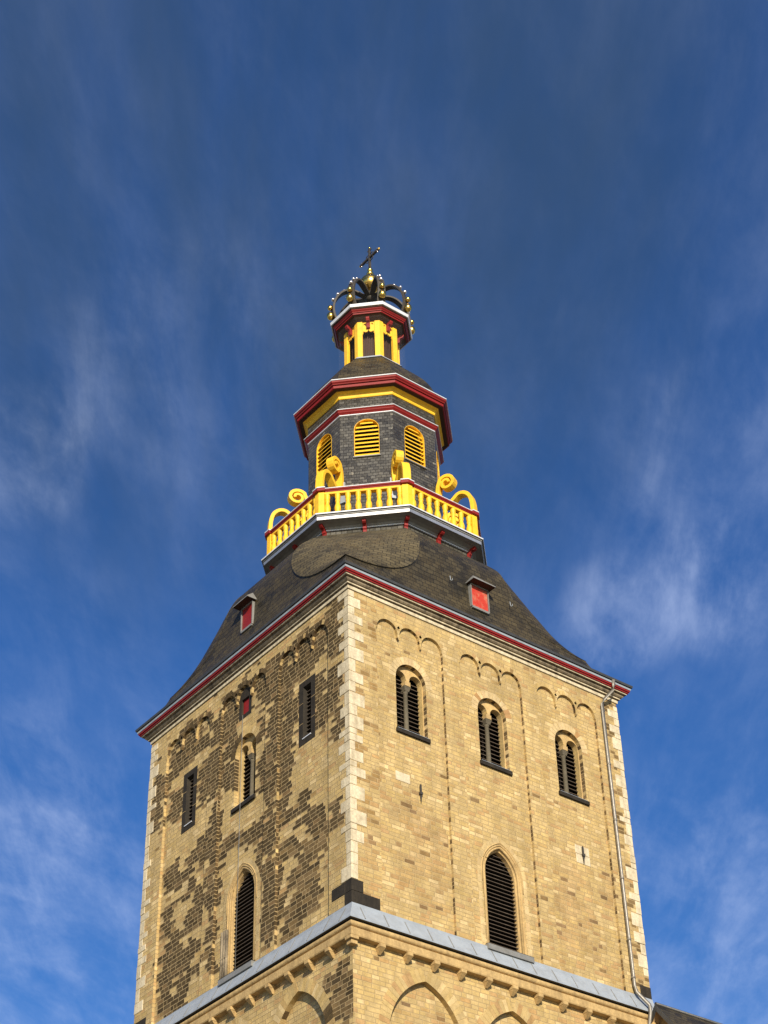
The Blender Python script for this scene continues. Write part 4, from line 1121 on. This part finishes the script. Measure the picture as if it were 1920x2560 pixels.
# ---------------------------------------------------------------- lantern
mb = MB()
octloft(mb, [(1.20, 49.40, 'zinc'), (1.16, 49.47, 'zinc'), (1.10, 49.56, 'zinc'), (0.70, 49.58, 'lead'), (0.70, 51.5, 'brown_boards'), (1.0, 51.5, 'brown_boards')])
lan = part(mb, 'lantern', label='open eight-sided yellow lantern')
for k in range(8):
    m = MB(); F = oframe(45*k, 0.72)
    for i in range(9):
        u = -0.28 + 0.07*i; box(m, F, u-0.018, u+0.018, 49.58, 51.48, -0.03, 0.01, 'brown_boards')
    m.build('slatted_screen', parent=lan)
    m = MB(); vprism(m, corner_plan(k, 1.04, 0.90, 0.195), 49.55, 51.47, 'yellow_paint'); m.build('post', parent=lan, bevel=0.012)
    F = oframe(45*k, 1.00); g = 1.0*tan(pi/8)-0.165
    poly = [(g, 51.47), (-g, 51.47), (-g, 50.80)]
    sc = [(-g+0.02, 50.82), (-g+0.045, 50.88), (-g+0.04, 50.94)]
    poly += sc + arc(-0.105, 51.02, 0.085, radians(200), radians(345), 6) + [(0, 51.06)] + arc(0.105, 51.02, 0.085, radians(195), radians(340), 6) + [(g-0.04, 50.94), (g-0.045, 50.88), (g-0.02, 50.82), (g, 50.80)]
    hs = [[(-g+0.06, 51.30), (-g+0.13, 51.33), (-g+0.15, 51.38), (-g+0.07, 51.38)], [(g-0.06, 51.30), (g-0.07, 51.38), (g-0.15, 51.38), (g-0.13, 51.33)]]
    m = MB(); prism(m, F, poly, 0, 0.05, 'yellow_paint', holes=hs, back=True); m.build('fretwork_board', parent=lan)
    m = MB(); radial_prism(m, radial(radians(45*k)), [(0.98, 51.45), (1.27, 51.50), (1.27, 51.42), (1.22, 51.34), (1.13, 51.31), (1.10, 51.24), (1.12, 51.16), (1.09, 51.08), (0.98, 51.06)], 0.135, 'red_paint')
    m.build('console', parent=lan, bevel=0.01)
mb = MB()
octloft(mb, [(0.80, 51.46, 'brown_boards'), (1.06, 51.465, 'brown_boards'), (1.18, 51.52, 'brown_boards'), (1.31, 51.60, 'brown_boards'), (1.335, 51.605, 'red_paint'), (1.345, 51.665, 'red_paint'), (1.375, 51.67, 'brown_boards'), (1.385, 51.70, 'red_paint'), (1.43, 51.75, 'red_paint'), (1.445, 51.785, 'red_paint'), (1.47, 51.79, 'brown_boards'), (1.49, 51.83, 'brown_boards'),
             (1.53, 51.835, 'white_metal'), (1.55, 51.97, 'white_metal'), (1.51, 51.985, 'white_metal'), (0.6, 52.12, 'lead')])
octcap(mb, 0.6, 52.12, 'lead')
mb.build('cornice', parent=lan, label='red cornice with white rim carrying the crown')
mb = MB()
octloft(mb, [(1.24, 49.36, 'netting'), (1.24, 51.55, 'netting')])
mb.build('bird_net', parent=lan)

# ---------------------------------------------------------------- crown, orb and cross
mb = MB()
lathe(mb, (0, 0, 0), [(0.0, 53.55), (0.16, 53.58), (0.24, 53.75), (0.20, 53.92), (0.10, 54.02), (0.10, 54.14)], 20, 'iron')
crown = part(mb, 'crown', label='black iron crown of eight arched bands studded with golden balls')
CP = smooth_pts([(0.955*r_, z_) for r_, z_ in [(1.44, 52.02), (1.56, 52.25), (1.63, 52.62), (1.60, 53.02), (1.47, 53.40), (1.25, 53.72), (0.98, 53.90), (0.70, 53.93), (0.44, 53.84), (0.14, 53.72)]], 5)
nW = len(CP)
wid = [0.35 - 0.16*(i/(nW-1)) for i in range(nW)]
P0 = radial(radians(22.5)); m = MB(); ribbon(m, P0, CP, 0.085, wid, 'iron')
band = m.build('crown_band', parent=crown, bevel=0.008)
balls = []
def at_cp(f):
    x = f*(nW-1); i = min(int(x), nW-2); t = x-i
    a, b = CP[i], CP[i+1]; p = (a[0]+(b[0]-a[0])*t, a[1]+(b[1]-a[1])*t); dx, dz = b[0]-a[0], b[1]-a[1]; l = math.hypot(dx, dz)
    return p, (dz/l, -dx/l)
specs = [(0.155, 0.155, 1.25, 'gold'), (0.27, 0.115, 1.05, 'gold'), (0.40, 0.085, 1.0, 'pearl_metal'), (0.51, 0.075, 1.0, 'pearl_metal'), (0.62, 0.062, 1.0, 'pearl_metal'), (0.74, 0.055, 1.0, 'pearl_metal')]
for k in range(8):
    P = radial(radians(22.5+45*k))
    if k: dup(band, crown, rotz=radians(45*k))
    for f, r, sz, mt in specs:
        (r_, z_), n_ = at_cp(f); c = P(r_+n_[0]*(0.045+r*0.6), z_+n_[1]*(0.045+r*0.6))
        m = MB(); lathe(m, (0, 0, 0), ball_prof(r, 10, sz), 16, mt)
        lathe(m, tuple(P(n_[0]*-r*0.95, n_[1]*-r*0.95)), ball_prof(r*0.42, 5), 8, 'iron')
        o = m.build('pearl', parent=crown, smooth_angle=80); o.location = c
mb = MB(); lathe(mb, (0, 0, 54.53), ball_prof(0.43, 20), 36, 'gold'); lathe(mb, (0, 0, 54.53), [(0.432, -0.035), (0.442, -0.03), (0.442, 0.03), (0.432, 0.035)], 36, 'gold')
orb = part(mb, 'orb', smooth_angle=60, label='polished golden orb on the crown')
mb = MB(); lathe(mb, (0, 0, 54.86), [(0.12, 0), (0.13, 0.05), (0.06, 0.09), (0.05, 0.15), (0.12, 0.20), (0.15, 0.27), (0.12, 0.34), (0.06, 0.38), (0.09, 0.44), (0.115, 0.49), (0.09, 0.55), (0.04, 0.60), (0.04, 0.70)], 18, 'gold')
mb.build('stem', parent=orb, smooth_angle=50)
mb = MB(); FC = Frame((0, 1, 0), (-1, 0, 0), 0)
box(mb, FC, -0.036, 0.036, 55.50, 56.62, -0.045, 0.045, 'iron')
box(mb, FC, -0.60, -0.037, 56.05, 56.13, -0.045, 0.045, 'iron'); box(mb, FC, 0.037, 0.60, 56.05, 56.13, -0.045, 0.045, 'iron')
for uu, zz, rr in ((0, 56.64, 0.055), (-0.62, 56.09, 0.055), (0.62, 56.09, 0.055)):
    lathe(mb, tuple(FC(uu, zz)), ball_prof(rr, 6), 8, 'gold')
for sg in (-1, 1):
    lathe(mb, tuple(FC(sg*0.52, 56.18)), ball_prof(0.035, 5), 8, 'pearl_metal'); lathe(mb, tuple(FC(sg*0.52, 56.0)), ball_prof(0.035, 5), 8, 'pearl_metal')
    lathe(mb, tuple(FC(sg*0.1, 56.52)), ball_prof(0.035, 5), 8, 'iron')
    tube(mb, [FC(sg*0.04, 56.30), FC(sg*0.20, 56.28), FC(sg*0.24, 56.13)], 0.018, 'iron', 6)
    tube(mb, [FC(sg*0.04, 55.88), FC(sg*0.20, 55.90), FC(sg*0.24, 56.05)], 0.018, 'iron', 6)
part(mb, 'cross', label='dark iron cross at the very top')

# ---------------------------------------------------------------- downpipe and lightning cable
mb = MB()
tube(mb, [(5.05, -5.93, 34.32), (5.05, -5.92, 34.10), (5.03, -5.88, 33.95), (4.80, -5.66, 33.62), (4.74, -5.60, 33.45), (4.75, -5.585, 30), (4.76, -5.585, 23.75), (4.80, -5.62, 23.55), (5.06, -5.82, 23.15), (5.06, -5.82, 22.95), (5.02, -5.74, 22.5), (5.02, -5.60, 21.9), (5.02, -5.60, 17)], 0.055, 'pipe_metal', 12)
pipe = part(mb, 'downpipe')
for z in (33.2, 31.2, 29.2, 27.2, 25.2, 24.0):
    m = MB(); lathe(m, (4.755, -5.585, z), [(0.056, -0.03), (0.068, -0.03), (0.068, 0.03), (0.056, 0.03)], 12, 'pipe_metal'); box(m, FR, 4.74, 4.77, z-0.015, z+0.015, -0.03, 0.01, 'zinc'); m.build('pipe_bracket', parent=pipe)
mb = MB(); tube(mb, [FL(0.03, 32.15, -0.012+0.02), FL(0.03, 23.5, 0.008)], 0.008, 'lead', 5); part(mb, 'lightning_cable')

# ---------------------------------------------------------------- lower church wing against the right of the tower
wing = bpy.data.objects.new('church_wing', None); scene.collection.objects.link(wing)
wing.location = (0, 0, 0)
wing['label'] = 'low church wing with dark slate gable roof leaning against the tower'; wing['category'] = 'church wing'
YR, ZR, XG = -5.92, 23.18, 5.20
SL = 1.30
def wz(y): return ZR - SL*abs(y-YR)
mb = MB(); X1 = 19.0
yl, yr = YR+0.36, YR-2.6
for (ya, yb) in ((YR, yr),):
    for i in range(14):
        a0, a1 = ya+(yb-ya)*i/14, ya+(yb-ya)*(i+1)/14
        L0, L1 = abs(a0-YR)*1.64, abs(a1-YR)*1.64
        mb.face([(XG, a0, wz(a0)), (X1, a0, wz(a0)), (X1, a1, wz(a1)), (XG, a1, wz(a1))], 'roof_slate', uv=[(0, -L0), (X1-XG, -L0), (X1-XG, -L1), (0, -L1)])
mb.face([(XG, YR, ZR), (X1, YR, ZR), (X1, yl, wz(yl)), (XG, yl, wz(yl))], 'roof_slate')
tube(mb, [(XG, YR, ZR+0.01), (X1, YR, ZR+0.01)], 0.05, 'dark_sheet', 8)
mb.build('roof', parent=wing)
mb = MB()
def verge(y0, y1, off, th, x0, x1, mat):
    # board following the gable slope from y0 to y1
    q = [(y0, wz(y0)-off), (y1, wz(y1)-off), (y1, wz(y1)-off-th), (y0, wz(y0)-off-th)]
    a = [(x0, y, z) for y, z in q]; b = [(x1, y, z) for y, z in q]
    mb.face(a, mat); mb.face(list(reversed(b)), mat)
    for i in range(4): mb.face([a[i], b[i], b[(i+1) % 4], a[(i+1) % 4]], mat)
verge(YR, yr, 0.01, 0.20, XG-0.03, XG+0.0, 'dark_sheet'); verge(YR, yl, 0.01, 0.20, XG-0.03, XG, 'dark_sheet')
mb.build('bargeboard', parent=wing)
mb = MB()
verge(YR-0.02, yr, 0.06, 0.03, XG, XG+0.5, 'cream_board'); verge(YR, yl, 0.06, 0.03, XG, XG+0.5, 'cream_board')
mb.build('soffit', parent=wing)
mb = MB(); xg = XG+0.35; ye = yr+0.25
mb.face([(xg, YR, ZR-0.1), (xg, ye, wz(ye)-0.1), (xg, ye, 0), (xg, -5.5, 0), (xg, -5.5, wz(-5.5)-0.1)], 'masonry', col=YEL)
mb.face([(xg, ye, 0), (X1-0.3, ye, 0), (X1-0.3, ye, wz(ye)-0.05), (xg, ye, wz(ye)-0.05)], 'masonry', col=YEL)
mb.face([(X1-0.3, ye, 0), (X1-0.3, YR, 0), (X1-0.3, YR, ZR-0.1), (X1-0.3, ye, wz(ye)-0.1)], 'masonry', col=YEL)
mb.build('wall', parent=wing, color=True)

# ---------------------------------------------------------------- ground
mb = MB(); S = 1500
mb.face([(-S, -S, 0), (S, -S, 0), (S, S, 0), (-S, S, 0)], 'paving')
g = mb.build('ground'); g['kind'] = 'structure'
